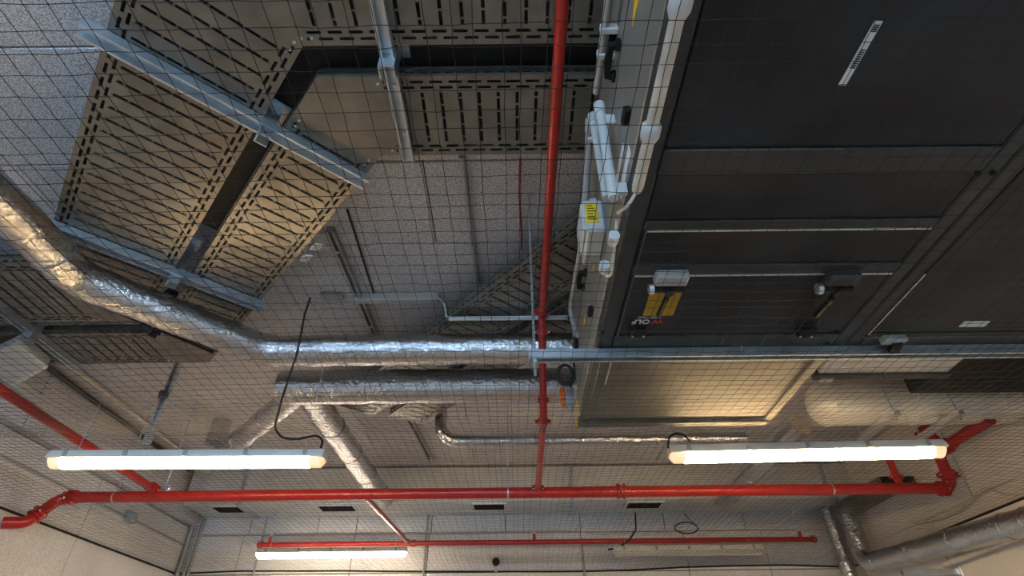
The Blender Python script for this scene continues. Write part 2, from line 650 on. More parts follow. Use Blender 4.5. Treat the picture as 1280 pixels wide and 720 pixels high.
def rail(mb, o, d, n, L, v, z, s):
    """side wall with a row of slots, and a top lip; s = outward sign"""
    def P(u, zz, vv=v):
        return (o.x + d.x * u + n.x * vv, o.y + d.y * u + n.y * vv, zz)

    def Q(u0, u1, z0, z1):
        if u1 > u0:
            mb.quad(P(u0, z0), P(u1, z0), P(u1, z1), P(u0, z1))
    Q(0, L, z, z + .016)
    Q(0, L, z + .026, z + TH)
    u = 0.0
    while u < L:
        Q(u, min(L, u + .02), z + .016, z + .026)
        u += .05
    mb.obox(Vector(P(L / 2, z + TH)), (d.x, d.y, 0), (n.x, n.y, 0), (0, 0, 1), L, .008, .004)
    return mb


def cable_tray(label, pts, w, blank=.16, z=TZ, mat='tray'):
    P2 = [Vector((p[0], p[1])) for p in pts]
    zz = H(z)
    t = thing('cable_tray', label, 'cable tray', (P2[0].x, P2[0].y, zz))
    m = len(P2)
    for i in range(m - 1):
        a, b = P2[i], P2[i + 1]
        d = (b - a).normalized()
        n = Vector((-d.y, d.x))
        s0 = blank if i > 0 else 0
        s1 = blank if i < m - 2 else 0
        o = a + d * s0
        L = (b - a).length - s0 - s1
        f = obj('tray_floor', tray_floor(MB(), o, d, n, L, w, zz), mat, t)
        md = f.modifiers.new('thickness', 'SOLIDIFY')
        md.thickness = .0016
        md.offset = 0
        obj('pressed_ribs', row_ridges(MB(), o, d, n, L, w, zz), mat, t)
        for s in (-1, 1):
            r_ = obj('side_rail', rail(MB(), o, d, n, L, s * w / 2, zz, s), mat, t)
            md = r_.modifiers.new('thickness', 'SOLIDIFY')
            md.thickness = .0016
            md.offset = 0
    for i in range(1, m - 1):
        a, b, c = P2[i - 1], P2[i], P2[i + 1]
        d1, d2 = (b - a).normalized(), (c - b).normalized()
        n1, n2 = Vector((-d1.y, d1.x)), Vector((-d2.y, d2.x))
        mit = (n1 + n2).normalized()
        k = (w / 2) / mit.dot(n1)
        b0, b1 = blank, blank
        L_ = [b - d1 * b0 + n1 * w / 2, b + mit * k, b + d2 * b1 + n2 * w / 2]
        R_ = [b - d1 * b0 - n1 * w / 2, b - mit * k, b + d2 * b1 - n2 * w / 2]
        # a gently mitred plate
        poly = L_ + R_[::-1]
        obj('bend_plate', MB().prism(poly, zz - .002, zz + .001), mat, t)
        for S in (L_, R_):
            mb = MB()
            for p, q in zip(S[:-1], S[1:]):
                dd = (q - p)
                if dd.length < .004:
                    continue
                mb.obox(((p.x + q.x) / 2, (p.y + q.y) / 2, zz + TH / 2), (dd.x, dd.y, 0), (-dd.y, dd.x, 0), (0, 0, 1), dd.length, .002, TH)
            obj('bend_rail', mb, mat, t)
        # joint plates with bolts
        for (e, dd, nn) in ((b - d1 * b0, d1, n1), (b + d2 * b1, d2, n2)):
            for s in (-1, 1):
                for q in (-.018, .018):
                    c0 = e + nn * s * (w / 2 - .03) + dd * q
                    mb = MB().tube([(c0.x, c0.y, zz - .006), (c0.x, c0.y, zz)], .006, 6)
                    obj('bolt', mb, 'strut', t)
    for i in range(m - 1):  # unseen lid added over each run so the slots stay dark
        a, b = P2[i], P2[i + 1]
        d = (b - a).normalized()
        e0 = 0 if i == 0 else -w * .2
        e1 = 0 if i == m - 2 else -w * .2
        L = (b - a).length - e0 - e1
        c = a + d * (e0 + L / 2)
        obj('slot_shade_lid', MB().obox((c.x, c.y, zz + TH + .004 + .003 * i), (d.x, d.y, 0), (-d.y, d.x, 0), (0, 0, 1), L, w + .006, .003), 'darksteel', t)
    return t


n_ = Vector((.757, .654))
T1 = [(1.3, .79), (-.881, .79), (-2.41, 2.56), (XL + .14, 2.56)]
T2 = [(1.3, 1.383), (-.653, 1.383), (-2.197, 3.17), (XL + .14, 3.17)]
cable_tray('wide perforated cable tray with two bends, beside the bare ceiling boards', T1, .556, .15)
cable_tray('narrower perforated cable tray with two bends, next to the wide one', T2, .38, .16)


def on_line(c, Y):
    return ((c - Y * .654) / .757, Y)


TC = [on_line(1.735, 1.80), on_line(1.735, 4.15)]
TD = [on_line(2.16, 2.25), on_line(2.16, 4.35)]
cable_tray('perforated cable tray slanting behind the red pipe above the foil pipes', TC, .35, .1)
cable_tray('short perforated cable tray slanting beside the air handling unit end', TD, .30, .1)
cable_tray('dark cable tray along the right wall near the corner pipes', [(3.40, 4.95), (3.40, 5.95)], .3, .1, z=1.55)
# flat black slab added to darken the gap between the bent trays
SHADE_PATH = [Vector(p) for p in ((1.3, 1.115), (-.78, 1.115), (-1.62, 2.09))]
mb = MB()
d1, d2 = (SHADE_PATH[1] - SHADE_PATH[0]).normalized(), (SHADE_PATH[2] - SHADE_PATH[1]).normalized()
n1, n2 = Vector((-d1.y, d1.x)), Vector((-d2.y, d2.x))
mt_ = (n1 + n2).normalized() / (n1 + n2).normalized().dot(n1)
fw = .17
poly = [SHADE_PATH[0] + n1 * fw, SHADE_PATH[1] + mt_ * fw, SHADE_PATH[2] + n2 * fw, SHADE_PATH[2] - n2 * fw, SHADE_PATH[1] - mt_ * fw, SHADE_PATH[0] - n1 * fw]
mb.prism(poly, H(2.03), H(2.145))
tag(obj('gap_shade_slab', mb, 'rubber'), 'flat black slab added as shade above the gap between the two bent trays', 'duct')

# ---------------------------------------------------------------- strut channel
def channel(a, b, w=.041, h=.041, t=.003, open_dir=-1, up=(0, 0, 1)):
    """C profile with lips; open at top (1) or bottom (-1)"""
    k = -open_dir
    hw = w / 2
    y0, y1 = (0, h)
    pr = [(-hw, 0), (-hw, h), (-hw + .009, h), (-hw + .009, h - .006), (-hw + t, h - .006), (-hw + t, t), (hw - t, t),
          (hw - t, h - .006), (hw - .009, h - .006), (hw - .009, h), (hw, h), (hw, 0)]
    if k == 1:
        pr = [(x, h - y) for x, y in pr][::-1]
    return MB().sweep([a, b], pr, up)


def tray_support(label, a, b, post, wid=.06, zt=TZ, mat='strut', ztop=ZC - .006):
    """a bracket arm under the trays carried by a post in the gap"""
    a, b, post = Vector((a[0], a[1])), Vector((b[0], b[1])), Vector((post[0], post[1]))
    d = (b - a).normalized()
    n = Vector((-d.y, d.x))
    zz = H(zt) - .045
    t = thing('tray_bracket', label, 'bracket', (post.x, post.y, zz), 'galvanised brackets under the trays')
    A, B = Vector((a.x, a.y, zz)), Vector((b.x, b.y, zz))
    obj('arm', channel(A, B, wid, .041), mat, t)
    # small bolts along the arm
    for q in (.12, .3, .7, .88):
        c = a.lerp(b, q)
        obj('bolt', MB().tube([(c.x, c.y, zz + .026), (c.x, c.y, zz + .036)], .008, 6), 'bright', t)
    # post up to the ceiling, with base plate
    mb = MB()
    c = Vector((post.x, post.y, 0))
    for s in (-1, 1):
        mb.obox((post.x + n.x * s * .028, post.y + n.y * s * .028, (zz - .05 + H(ztop)) / 2), (n.x, n.y, 0), (d.x, d.y, 0), (0, 0, 1), .004, .05, H(ztop) - zz + .05)
    mb.obox((post.x - d.x * .025, post.y - d.y * .025, (zz - .05 + H(ztop)) / 2), (n.x, n.y, 0), (d.x, d.y, 0), (0, 0, 1), .06, .004, H(ztop) - zz + .05)
    obj('post', mb, mat, t)
    mb = MB().obox((post.x, post.y, H(ztop) - .002), (n.x, n.y, 0), (d.x, d.y, 0), (0, 0, 1), .12, .10, .006)
    obj('head_plate', mb, mat, t)
    return t


tray_support('galvanised bracket across both slanting trays near the first bend', (-1.50, .975), (-.655, 1.71), (-1.0, 1.41), .062, ztop=2.028)
tray_support('galvanised bracket across both slanting trays by the foil pipe', (-2.28, 1.955), (-1.47, 2.68), (-1.84, 2.36), .062)
tray_support('galvanised bracket under the straight trays beside the first bend', (-.445, .35), (-.445, 1.60), (-.445, 1.122), .05, ztop=2.028)
tray_support('bracket darkened as if shaded, under the tray bend, hidden behind the foil pipe', (-2.40, 2.60), (-1.97, 3.16), (-2.20, 2.86), .05, mat='darksteel')  # galvanised like the others; its shadow is put into the colour
tray_support('galvanised bracket under the trays close to the left wall', (-3.02, 2.25), (-3.02, 3.4), (-3.02, 2.92), .05)

# tray number tags
for x, y, lab in ((392, 307, 'white printed tag on the edge of the narrower tray, beside the ceiling channel end'),
                  (379, 321, 'white printed tag on the edge of the narrower tray, closer to the foil pipe')):
    p = px(x, y, Z=TZ - .012) + Vector((.012, .01, 0))
    g = thing('tray_tag', lab, 'tag', p, 'tray tags')
    d, n = Vector((.654, -.757, 0)), Vector((.757, .654, 0))
    q = Vector((-.35 * n.x, -.35 * n.y, .94))
    e_ = d.cross(q).normalized()
    obj('plate', MB().obox(p, d, e_, q, .062, .044, .004), 'whiteprint', g)
    for w_ in (-.011, 0.0, .011):
        obj('print_line', MB().obox(p - q * .0025 + e_ * w_, d, e_, q, .042, .003, .001), 'print', g)

pl_ = [px(x, y, Z=1.84) for x, y in ((-30, 452), (22, 427), (58, 458), (18, 480), (-30, 505))]
bp = thing('sheet_box', 'pale sheet metal box under the trays near the left wall and red branch pipe', 'box', pl_[2])
obj('body', MB().prism([(max(p.x, XL + .14), p.y) for p in pl_], H(1.84), H(1.90)), 'duct', bp)
for p, q in zip(pl_[1:3], pl_[2:4]):
    d_ = q - p
    obj('rim', MB().obox((p + q) / 2 + Vector((0, 0, .0)), d_, d_.cross(Vector((0, 0, 1))), (0, 0, 1), d_.length, .02, .016), 'duct2', bp)

# ================================================================ FOIL PIPES
def foil_pipe(name, label, pts, r, bend=.25, bands=True, group=None, seed=0, n=22):
    pts = [Vector(p) for p in pts]
    path = resample(fillet(pts, bend, 7), .05)
    rnd = random.Random(seed)
    mb = MB()
    prof = []
    ph = [rnd.uniform(0, 6.28) for _ in range(n)]
    for i in range(len(path)):
        q = []
        g = 1 + .02 * math.sin(i * .9 + ph[0]) + rnd.uniform(-.012, .012)
        for k in range(n):
            rr = r * g * (1 + .018 * math.sin(i * 1.3 + ph[k]))
            a = 2 * math.pi * k / n
            q.append((rr * math.cos(a), rr * math.sin(a)))
        prof.append(q)
    up = (0, 0, 1)
    d0 = (path[1] - path[0]).normalized()
    if abs(d0.z) > .9:
        up = (0, 1, 0)
    mb.sweep(path, prof, up)
    t = thing(name, label, 'pipe', (path[0] + path[-1]) / 2, group)
    obj('foil_jacket', mb, 'foil', t, True)
    if bands:
        acc = 0
        for i in range(2, len(path) - 2):
            acc += (path[i] - path[i - 1]).length
            if acc > .55:
                acc = 0
                d = (path[i + 1] - path[i]).normalized()
                b = MB().tube([path[i] - d * .006, path[i] + d * .006], r * 1.045, n, up)
                obj('binding_band', b, 'foil', t, True)
    return t


Z1 = 1.78
a = px(-30, 224, Z=Z1)
b = px(98, 348, Z=Z1)
c = px(335, 442, Z=Z1)
P1Y = px(520, 437, Z=Z1).y
AX = .355
k = (b.x + a.x) / 2
foil_pipe('foil_insulated_pipe', 'foil wrapped pipe that bends twice and runs into the unit side above the thicker one',
          [(k, .3, H(Z1)), (k, b.y, H(Z1)), (c.x, P1Y, H(Z1)), (.85, P1Y, H(Z1))], .096, .22, group='foil wrapped pipes', seed=1)
P2Y = px(520, 483, Z=Z1).y
foil_pipe('foil_insulated_pipe', 'thicker straight foil wrapped pipe with two branches at its end',
          [(px(352, 485, Z=Z1).x, P2Y, H(Z1)), (.9, P2Y, H(Z1))], .117, .2, group='foil wrapped pipes', seed=2)
e = Vector((px(385, 490, Z=Z1).x, P2Y, H(Z1) - .0))
foil_pipe('foil_insulated_pipe', 'foil wrapped branch pipe running back to the long duct',
          [e + Vector((0, .06, 0)), (e.x + .05, 6.06, H(Z1))], .098, .2, group='foil wrapped pipes', seed=3)
q = px(292, 556, Z=Z1)
d = Vector((q.x - e.x, q.y - e.y, 0)).normalized()
foil_pipe('foil_insulated_pipe', 'foil wrapped branch pipe slanting away above the lit lamp with the cable',
          [e + d * .06, e + d * 2.05], .085, .2, group='foil wrapped pipes', seed=4)
Z3 = 1.75
P3Y = px(690, 550, Z=Z3).y
foil_pipe('foil_insulated_pipe', 'thin foil wrapped pipe with a rounded elbow below the thick one',
          [(px(548, 548, Z=Z3).x, P3Y - .0, H(ZC) - .006), (px(548, 548, Z=Z3).x, P3Y, H(Z3)), (1.9, P3Y, H(Z3))], .05, .16, group='foil wrapped pipes', seed=5, n=16)
q = px(272, 545, Z=2.0)
foil_pipe('foil_insulated_pipe', 'short foil wrapped stub dropping from the brown ceiling above the lamp with the cable',
          [(q.x, q.y, H(ZC) - .002), (q.x, q.y, H(1.93))], .085, .1, bands=False, group='foil wrapped pipes', seed=6)
q = px(1000, 530, Z=1.70)
foil_pipe('foil_insulated_pipe', 'foil wrapped pipe emerging beside the rounded end of the round duct',
          [(q.x + .02, q.y + .02, H(1.70)), (q.x + .02, 6.06, H(1.70))], .075, .1, group='foil wrapped pipes', seed=7)
# right corner risers and wall pipe
V1 = (3.50, 6.44)
V2 = (3.50, 6.08)
foil_pipe('foil_insulated_pipe', 'upright foil wrapped pipe deep in the right corner', [(V1[0], V1[1], .3), (V1[0], V1[1], H(1.76))], .078, .1,
          group='foil wrapped pipes', seed=8)
w0 = px(1285, 650, X=3.48)
foil_pipe('foil_insulated_pipe', 'foil wrapped pipe turning off the right wall up into the corner',
          [(3.50, .8, w0.z), (3.50, w0.y, w0.z), (3.50, V2[1], px(1090, 702, X=3.5).z), (3.52, V2[1] + .02, H(1.74))], .088, .14,
          group='foil wrapped pipes', seed=9)

# ================================================================ RED SPRINKLER PIPES
def coupling(parent, c, d, r, up=(0, 0, 1)):
    """grooved coupling: two ribs, ears, bolts"""
    c, d = Vector(c), Vector(d).normalized()
    mb = MB()
    rs = [r * 1.0, r * 1.42, r * 1.42, r * 1.2, r * 1.2, r * 1.42, r * 1.42, r * 1.0]
    us = [-.028, -.026, -.014, -.012, .012, .014, .026, .028]
    s_ = max(.6, r / .035)
    u = Vector(up)
    if abs(d.dot(u)) > .9:
        u = Vector((0, 1, 0))
    mb.tube([c + d * q * s_ for q in us], rs, 14, u)
    cp = obj('coupling', mb, 'red', parent, True)
    s = d.cross(u).normalized()
    for k in (-1, 1):
        e = MB().obox(c + s * k * r * 1.6, s, d, s.cross(d), r * .9, .03 * s_, r * .9)
        obj('coupling_ear', e, 'red', cp)
        b = MB().tube([c + s * k * r * 1.75 - s.cross(d) * r * .75, c + s * k * r * 1.75 + s.cross(d) * r * .75], .006 * s_, 6, d)
        obj('bolt', b, 'bright', cp)
    return cp


def red_pipe(label, pts, r, bend=.07, cps=(), group='red sprinkler pipes'):
    pts = [Vector(p) for p in pts]
    path = fillet(pts, bend, 7)
    t = thing('sprinkler_pipe', label, 'pipe', (pts[0] + pts[-1]) / 2, group)
    d0 = (path[1] - path[0]).normalized()
    obj('pipe_run', MB().tube(path, r, 16, (0, 0, 1) if abs(d0.z) < .9 else (0, 1, 0)), 'red', t, True)
    for c, d in cps:
        coupling(t, c, d, r)
    return t


MZ = 1.33
mY = px(640, 616, Z=MZ).y
zm = H(MZ)
xl, xr = -3.50, px(1192, 608, Y=mY).x
ytop = px(1226, 531, X=xr)
RT = ytop.z - CAM_H
main_pts = [(XL + .015, mY - .22, H(1.09)), (-3.58, mY - .14, H(1.11)), (-3.52, mY, zm), (xr, mY, zm), (xr, mY, H(RT)), (xr, ytop.y - .1, H(RT))]
cps = [((-3.44, mY, zm), (1, 0, 0)), ((-3.56, mY - .1, H(1.18)), (.3, .5, .9)), ((xr - .09, mY, zm), (1, 0, 0)), ((xr, mY, zm + .10), (0, 0, 1)),
       ((xr, mY - .12, H(RT)), (0, 1, 0)), (px(776, 614, Y=mY), (1, 0, 0))]
main = red_pipe('thick red pipe crossing the room below the long duct', main_pts, .041, .09, cps)
# thin clamp bands with hanger rods on the main pipe
for x in (146, 635, 1041):
    p = px(x, 616, Y=mY)
    p = Vector((p.x, mY, zm))
    obj('clamp_band', MB().tube([p - Vector((.006, 0, 0)), p + Vector((.006, 0, 0))], .0435, 16), 'strut', main, True)
    obj('hanger_rod', MB().tube([(p.x, mY, zm + .042), (p.x, mY, H(ZC) - .002)], .005, 6, (0, 1, 0)), 'strut', main)
# stubs on the main pipe at the right
p = px(1125, 606, Y=mY)
red_pipe('short red capped stub rising from the thick red pipe', [(p.x, mY, zm + .03), (p.x, mY, H(1.62))], .026, .05,
         [((p.x, mY, zm + .09), (0, 0, 1)), ((p.x, mY, H(1.60)), (0, 0, 1))])
red_pipe('short red stub beside the right hand riser under the round duct', [(xr - .17, mY - .18, H(RT + .12)), (xr - .02, mY - .10, H(RT + .02))], .04, .05,
         [((xr - .14, mY - .165, H(RT + .10)), (1, .5, -.7))])

# middle pipe: from overhead towards the main pipe, with a vertical step
vx = .178
ma, mb_, mc = px(703, 0, X=vx), px(677.5, 398, X=vx), px(679.3, 521, X=vx)
UZ = (ma.z + mb_.z) / 2
md_ = px(672, 608, Y=mY)
mid = [(vx, -.6, UZ), (vx, mb_.y, UZ), (vx, mc.y, mc.z), (md_.x, mY - .03, zm + .02)]
dd = (Vector(mid[2]) - Vector(mid[1])).normalized()
red_pipe('red pipe with flanged steps running over the room beside the air handling unit', mid, .0225, .045,
         [((vx, mb_.y - .05, UZ), (0, 1, 0)), (Vector(mid[1]) + dd * .09, dd), (Vector(mid[2]) - dd * .10, dd), ((vx, mc.y + .07, mc.z), (0, 1, 0)),
          ((md_.x, mY - .07, zm + .02), (0, 1, 0))])
# left pipe
xa = -2.76
red_pipe('red branch pipe joining the thick red pipe beside the left wall', [(xa + .03, .2, H(1.42)), (xa - .03, mY - .02, H(1.42) - .05)], .028, .05,
         [((xa - .03, mY - .07, H(1.42) - .045), (0, 1, 0)), ((xa, 3.55, H(1.42) - .04), (0, 1, 0))][:1])
# lower pipe on the back wall
lp0, lp1 = px(322, 682, Y=6.4), px(1020, 673, Y=6.4)
lz = (lp0.z + lp1.z) / 2
low = red_pipe('thin red pipe hung along the back wall above the small lamps', [(lp0.x, 6.4, lz), (lp1.x, 6.4, lz)], .026, .05,
               [((lp0.x + .03, 6.4, lz), (1, 0, 0)), ((lp1.x - .03, 6.4, lz), (1, 0, 0)), ((px(517, 680, Y=6.4).x, 6.4, lz), (1, 0, 0))])
for x in (337, 668, 1003):
    p = px(x, 678, Y=6.4)
    obj('hanger_rod', MB().tube([(p.x, 6.4, lz + .02), (p.x, 6.4, H(D_Z0))], .011, 8, (0, 1, 0)), 'strut', low)
    obj('hanger_socket', MB().tube([(p.x, 6.4, lz + .02), (p.x, 6.4, lz + .08)], .017, 8, (0, 1, 0)), 'red', low)
p0, p1 = px(465, 626, Y=mY), px(511, 680, Y=6.4)
red_pipe('slanting red link pipe between the thick red pipe and the thin one', [(p1.x, mY, zm - .03), (p1.x, 6.38, lz)], .02, .05,
         [((p1.x, 6.33, lz), (0, 1, 0))])

# ================================================================ AIR HANDLING UNITS
AZ = 1.205           # underside of the units
az = H(AZ)
AT = H(1.915)
AXR = 1.395
AY0, AYS, AY1 = -1.2, 2.02, px(735, 526, Z=AZ).y
SWOP = px(640, 437, Z=AZ).y
u1 = thing('air_handling_unit', 'dark air handling unit with a pale side panel and latches underneath', 'air unit', ((AX + AXR) / 2, .8, az))
obj('casing', MB().box((AX + .012, AY0, az + .012), (AXR - .004, AYS, AT)), 'ahu', u1)
# corner frame profiles along the lower edges
obj('corner_profile', MB().bevbox((AX, AY0, az), (AX + .062, AYS, az + .05), .006), 'ahu_frame', u1)
obj('corner_profile', MB().bevbox((AXR - .055, AY0, az), (AXR, AYS, az + .05), .006), 'ahu_frame', u1)


def yb(y, Z=AZ):
    return px(900, y, Z=Z).y


# underside: cross rails and panels between them
ys = [yb(187), yb(218), yb(276), yb(287), yb(331), yb(343), yb(419), yb(433)]
prev = AY0
rails_ = [(ys[0], ys[1]), (ys[2], ys[3]), (ys[4], ys[5]), (ys[6], AYS)]
for (r0, r1) in rails_:
    obj('bottom_panel', MB().bevbox((AX + .066, prev + .003, az + .004), (AXR - .058, r0 - .003, az + .03), .003), 'ahu', u1)
    obj('cross_rail', MB().bevbox((AX + .063, r0, az - .002), (AXR - .056, r1, az + .03), .003), 'ahu_frame', u1)
    prev = r1
for y in (ys[3], ys[5]):
    obj('edge_strip', MB().box((AX + .075, y - .003, az - .006), (AXR - .062, y + .003, az)), 'bright', u1)
obj('edge_strip', MB().box((AX + .075, ys[0] - .002, az - .004), (AX + .55, ys[0] + .001, az)), 'ahu_galv', u1)
obj('edge_strip', MB().box((AX + .072, ys[3], az - .004), (AX + .076, ys[6], az)), 'ahu_galv', u1)
# side panel facing the red pipe
obj('side_panel', MB().bevbox((AX - .004, AY0, az + .055), (AX + .014, AYS - .03, AT), .003), 'ahu_side', u1)
obj('side_panel', MB().bevbox((AX - .004, AYS - .024, az + .055), (AX + .014, AY1, AT), .003), 'ahu_side', u1)
# end section behind the support beam
obj('coil_section', MB().bevbox((AX + .006, AYS, az + .002), (AXR - .03, AY1, AT), .004), 'ahu_galv', u1)
obj('coil_frame', MB().bevbox((AX, AYS, az - .004), (AX + .03, AY1, az + .05), .004), 'ahu_galv', u1)
obj('coil_frame', MB().bevbox((AXR - .075, AYS, az - .008), (AXR - .03, AY1, az + .05), .004), 'ahu_galv', u1)
obj('end_flange', MB().bevbox((AX - .01, AY1, az - .016), (AXR - .05, AY1 + .05, az + .03), .004), 'ahu_galv', u1)
obj('end_flange', MB().bevbox((AX - .01, AY1 + .05, az - .01), (AX + .92, AY1 + .062, az + .05), .003), 'duct2', u1)
obj('edge_strip', MB().box((AX + .075, AYS + .05, az - .004), (AX + .079, AYS + .32, az + .002)), 'bright', u1)


def clamp_handle(x, y, plate):
    """latch under the unit: bracket block, pivot, lever (and a yellow backing plate)"""
    p = px(x, y, Z=AZ)
    z = az
    if plate:
        c = px(828, 378, Z=AZ)
        pl = obj('yellow_plate', MB().bevbox((c.x - .058, c.y - .085, z - .003), (c.x + .058, c.y + .085, z + .004), .001), 'amber', u1)
        pl['label'] = 'yellow plate behind the latch lever'
    l = obj('latch_block', MB().bevbox((p.x - .058, p.y - .03, z - .035), (p.x + .058, p.y + .03, z + .004), .008), 'grey' if plate else 'darksteel', u1)
    obj('pivot', MB().tube([(p.x - .06, p.y + .045, z - .03), (p.x + .05, p.y + .045, z - .03)], .014, 10), 'black', l)
    obj('collar', MB().tube([(p.x - .072, p.y + .045, z - .03), (p.x - .056, p.y + .045, z - .03)], .02, 10), 'bright', l)
    mb = MB().sweep([(p.x, p.y + .03, z - .03), (p.x, p.y + .10, z - .036), (p.x - .004, p.y + .215, z - .03)],
                    [(-.006, -.009), (.006, -.009), (.006, .009), (-.006, .009)])
    obj('lever', mb, 'black', l)
    obj('hub', MB().tube([(p.x, p.y + .05, z - .05), (p.x, p.y + .05, z - .015)], .016, 12, (0, 1, 0)), 'black', l)


clamp_handle(838, 343, True)
clamp_handle(1050, 343, False)
for x in (797, 1007):
    p = px(x, 411, Z=AZ)
    bx_ = obj('hinge_block', MB().bevbox((p.x - .034, p.y - .026, az - .026), (p.x + .034, p.y + .026, az + .002), .005), 'black', u1)
    for s in (-1, 1):
        obj('screw', MB().tube([(p.x + s * .022, p.y + .016, az - .029), (p.x + s * .022, p.y + .016, az - .025)], .005, 6, (0, 1, 0)), 'bright', bx_)
for (x, y) in ((753, 415), (750, 430), (1046, 415), (1034, 428), (1222, 215), (1240, 215)):
    p = px(x, y, Z=AZ)
    obj('bolt', MB().tube([(p.x, p.y, az - .01), (p.x, p.y, az + .002)], .008, 8, (0, 1, 0)), 'black', u1)
# paper strip with scribbled marks
s0, s1 = px(1053, 107, Z=AZ), px(1099, 27, Z=AZ)
dv = (s1 - s0).normalized()
nv = Vector((-dv.y, dv.x, 0))
st = obj('paper_strip', MB().obox((s0 + s1) / 2 - Vector((0, 0, .001 - .004)), dv, nv, (0, 0, 1), (s1 - s0).length, .018, .004), 'whiteprint', u1)
for k in range(13):
    q = .30 + .035 * k if k < 9 else .86 + .03 * (k - 9)
    c = s0.lerp(s1, q) - Vector((0, 0, .0005))
    obj('ink_mark', MB().obox(c, dv + nv * random.uniform(-.8, .8), nv, (0, 0, 1), .0025, .011, .003), 'print', st)


def text_mesh(body, size, mat, parent, origin, xdir, ydir, name='lettering', bold=0.0):
    cu = bpy.data.curves.new('text', 'FONT')
    cu.body = body
    cu.size = size
    cu.align_x = 'CENTER'
    cu.extrude = .0006
    cu.offset = bold
    to = bpy.data.objects.new('text_tmp', cu)
    COL.objects.link(to)
    dg = bpy.context.evaluated_depsgraph_get()
    me = bpy.data.meshes.new_from_object(to.evaluated_get(dg))
    bpy.data.objects.remove(to)
    xd, yd = Vector(xdir).normalized(), Vector(ydir).normalized()
    zd = xd.cross(yd)
    R = Matrix((xd, yd, zd)).transposed()
    o0 = Vector(origin) - wloc(parent)
    for v in me.vertices:
        v.co = R @ v.co
    me.materials.clear()
    me.materials.append(M[mat])
    o = bpy.data.objects.new(name, me)
    COL.objects.link(o)
    o.parent = parent
    o.location = o0
    return o


p = px(808, 399, Z=AZ)
text_mesh('OLF', .040, 'whiteprint', u1, (p.x - .018, p.y + .004, az - .0005), (-1, 0, 0), (0, 1, 0), bold=.0008)
text_mesh('W', .040, 'redprint', u1, (p.x + .046, p.y + .004, az - .0005), (-1, 0, 0), (0, 1, 0), bold=.0012)
text_mesh('GEISENFELD', .017, 'whiteprint', u1, (p.x + .01, p.y - .018, az - .0005), (-1, 0, 0), (0, 1, 0))

# side fittings, positions on the side plane
SX = AX - .004


def side_handle(x, y, label=None):
    p = px(x, y, X=SX)
    h = thing_part = MB()
    pts = [(SX, p.y - .055, p.z), (SX - .028, p.y - .05, p.z), (SX - .032, p.y, p.z), (SX - .028, p.y + .05, p.z), (SX, p.y + .055, p.z)]
    mb = MB().sweep(pts, [(-.011, -.011), (.011, -.011), (.011, .011), (-.011, .011)])
    o = obj('door_handle', mb, 'black', u1)
    for s in (-1, 1):
        obj('handle_foot', MB().bevbox((SX - .012, p.y + s * .055 - .016, p.z - .016), (SX, p.y + s * .055 + .016, p.z + .016), .003), 'black', o)


side_handle(772, 76)
side_handle(732, 350)
for (x, y) in ((769, 50), (787, 145), (741, 389), (728, 306), (714, 370)):
    p = px(x, y, X=SX)
    o = obj('toggle_latch', MB().bevbox((SX - .022, p.y - .028, p.z - .014), (SX, p.y + .028, p.z + .014), .004), 'black', u1)
    obj('latch_pin', MB().tube([(SX - .012, p.y, p.z + .012), (SX - .012, p.y, p.z + .034)], .006, 8, (0, 1, 0)), 'bright', o)
for (x, y, s) in ((794, 10, .06), (742, 332, .05), (730, 403, .045)):
    p = px(x, y, X=SX - .001)
    mb = MB()
    n = len(mb.v)
    for xx in (SX - .002, SX + .001):
        mb.v += [(xx, p.y - s * .8, p.z - s * .5), (xx, p.y + s * .9, p.z), (xx, p.y - s * .8, p.z + s * .5)]
    mb.f += [(0, 1, 2), (5, 4, 3), (0, 3, 4, 1), (1, 4, 5, 2), (2, 5, 3, 0)]
    o = obj('warning_sticker', mb, 'yellow', u1)
    o['label'] = 'yellow triangular sticker'
for (x, y) in ((774, 212), (781, 216)):
    p = px(x, y, X=SX - .001)
    obj('paper_sheet', MB().box((SX - .002, p.y - .09, p.z - .02), (SX + .001, p.y + .09, p.z + .02)), 'whiteprint', u1)
# round collar where the pipe enters
p = px(722, 430, X=SX)
obj('pipe_port', MB().tube([(SX - .02, p.y, p.z), (SX + .004, p.y, p.z)], .045, 20), 'black', u1, True)

# second unit to the right
X2 = 3.05
u2 = thing('air_handling_unit', 'second dark air handling unit set against the first, with a pale label underneath', 'air unit', ((AXR + X2) / 2, .8, az))
obj('casing', MB().box((AXR + .012, AY0, az + .012), (X2, AYS, AT)), 'ahu', u2)
obj('corner_profile', MB().bevbox((AXR + .004, AY0, az), (AXR + .06, AYS, az + .05), .006), 'ahu_frame', u2)
obj('cross_rail', MB().bevbox((AXR + .062, ys[6], az - .002), (X2 - .06, AYS, az + .03), .003), 'ahu_frame', u2)
obj('bottom_panel', MB().bevbox((AXR + .064, AY0, az + .002), (X2 - .06, ys[6] - .004, az + .03), .004), 'ahu', u2)
obj('corner_profile', MB().bevbox((X2 - .056, AY0, az), (X2, AYS, az + .05), .006), 'ahu_frame', u2)
p = px(1218, 405, Z=AZ)
obj('pale_label', MB().box((p.x - .05, p.y - .018, az - .002), (p.x + .05, p.y + .018, az + .003)), 'whiteprint', u2)
p = px(1115, 421, Z=AZ)
o = obj('latch_block', MB().bevbox((p.x - .05, p.y - .02, az - .03), (p.x + .05, p.y + .02, az + .002), .006), 'grey', u2)
obj('lever', MB().sweep([(p.x + .01, p.y, az - .03), (p.x + .02, p.y + .07, az - .034)], [(-.02, -.012), (.02, -.012), (.02, .012), (-.02, .012)]), 'black', o)
obj('edge_strip', MB().box((p.x - .12, p.y - .002, az - .006), (X2 - .06, p.y + .004, az)), 'ahu_galv', u2)
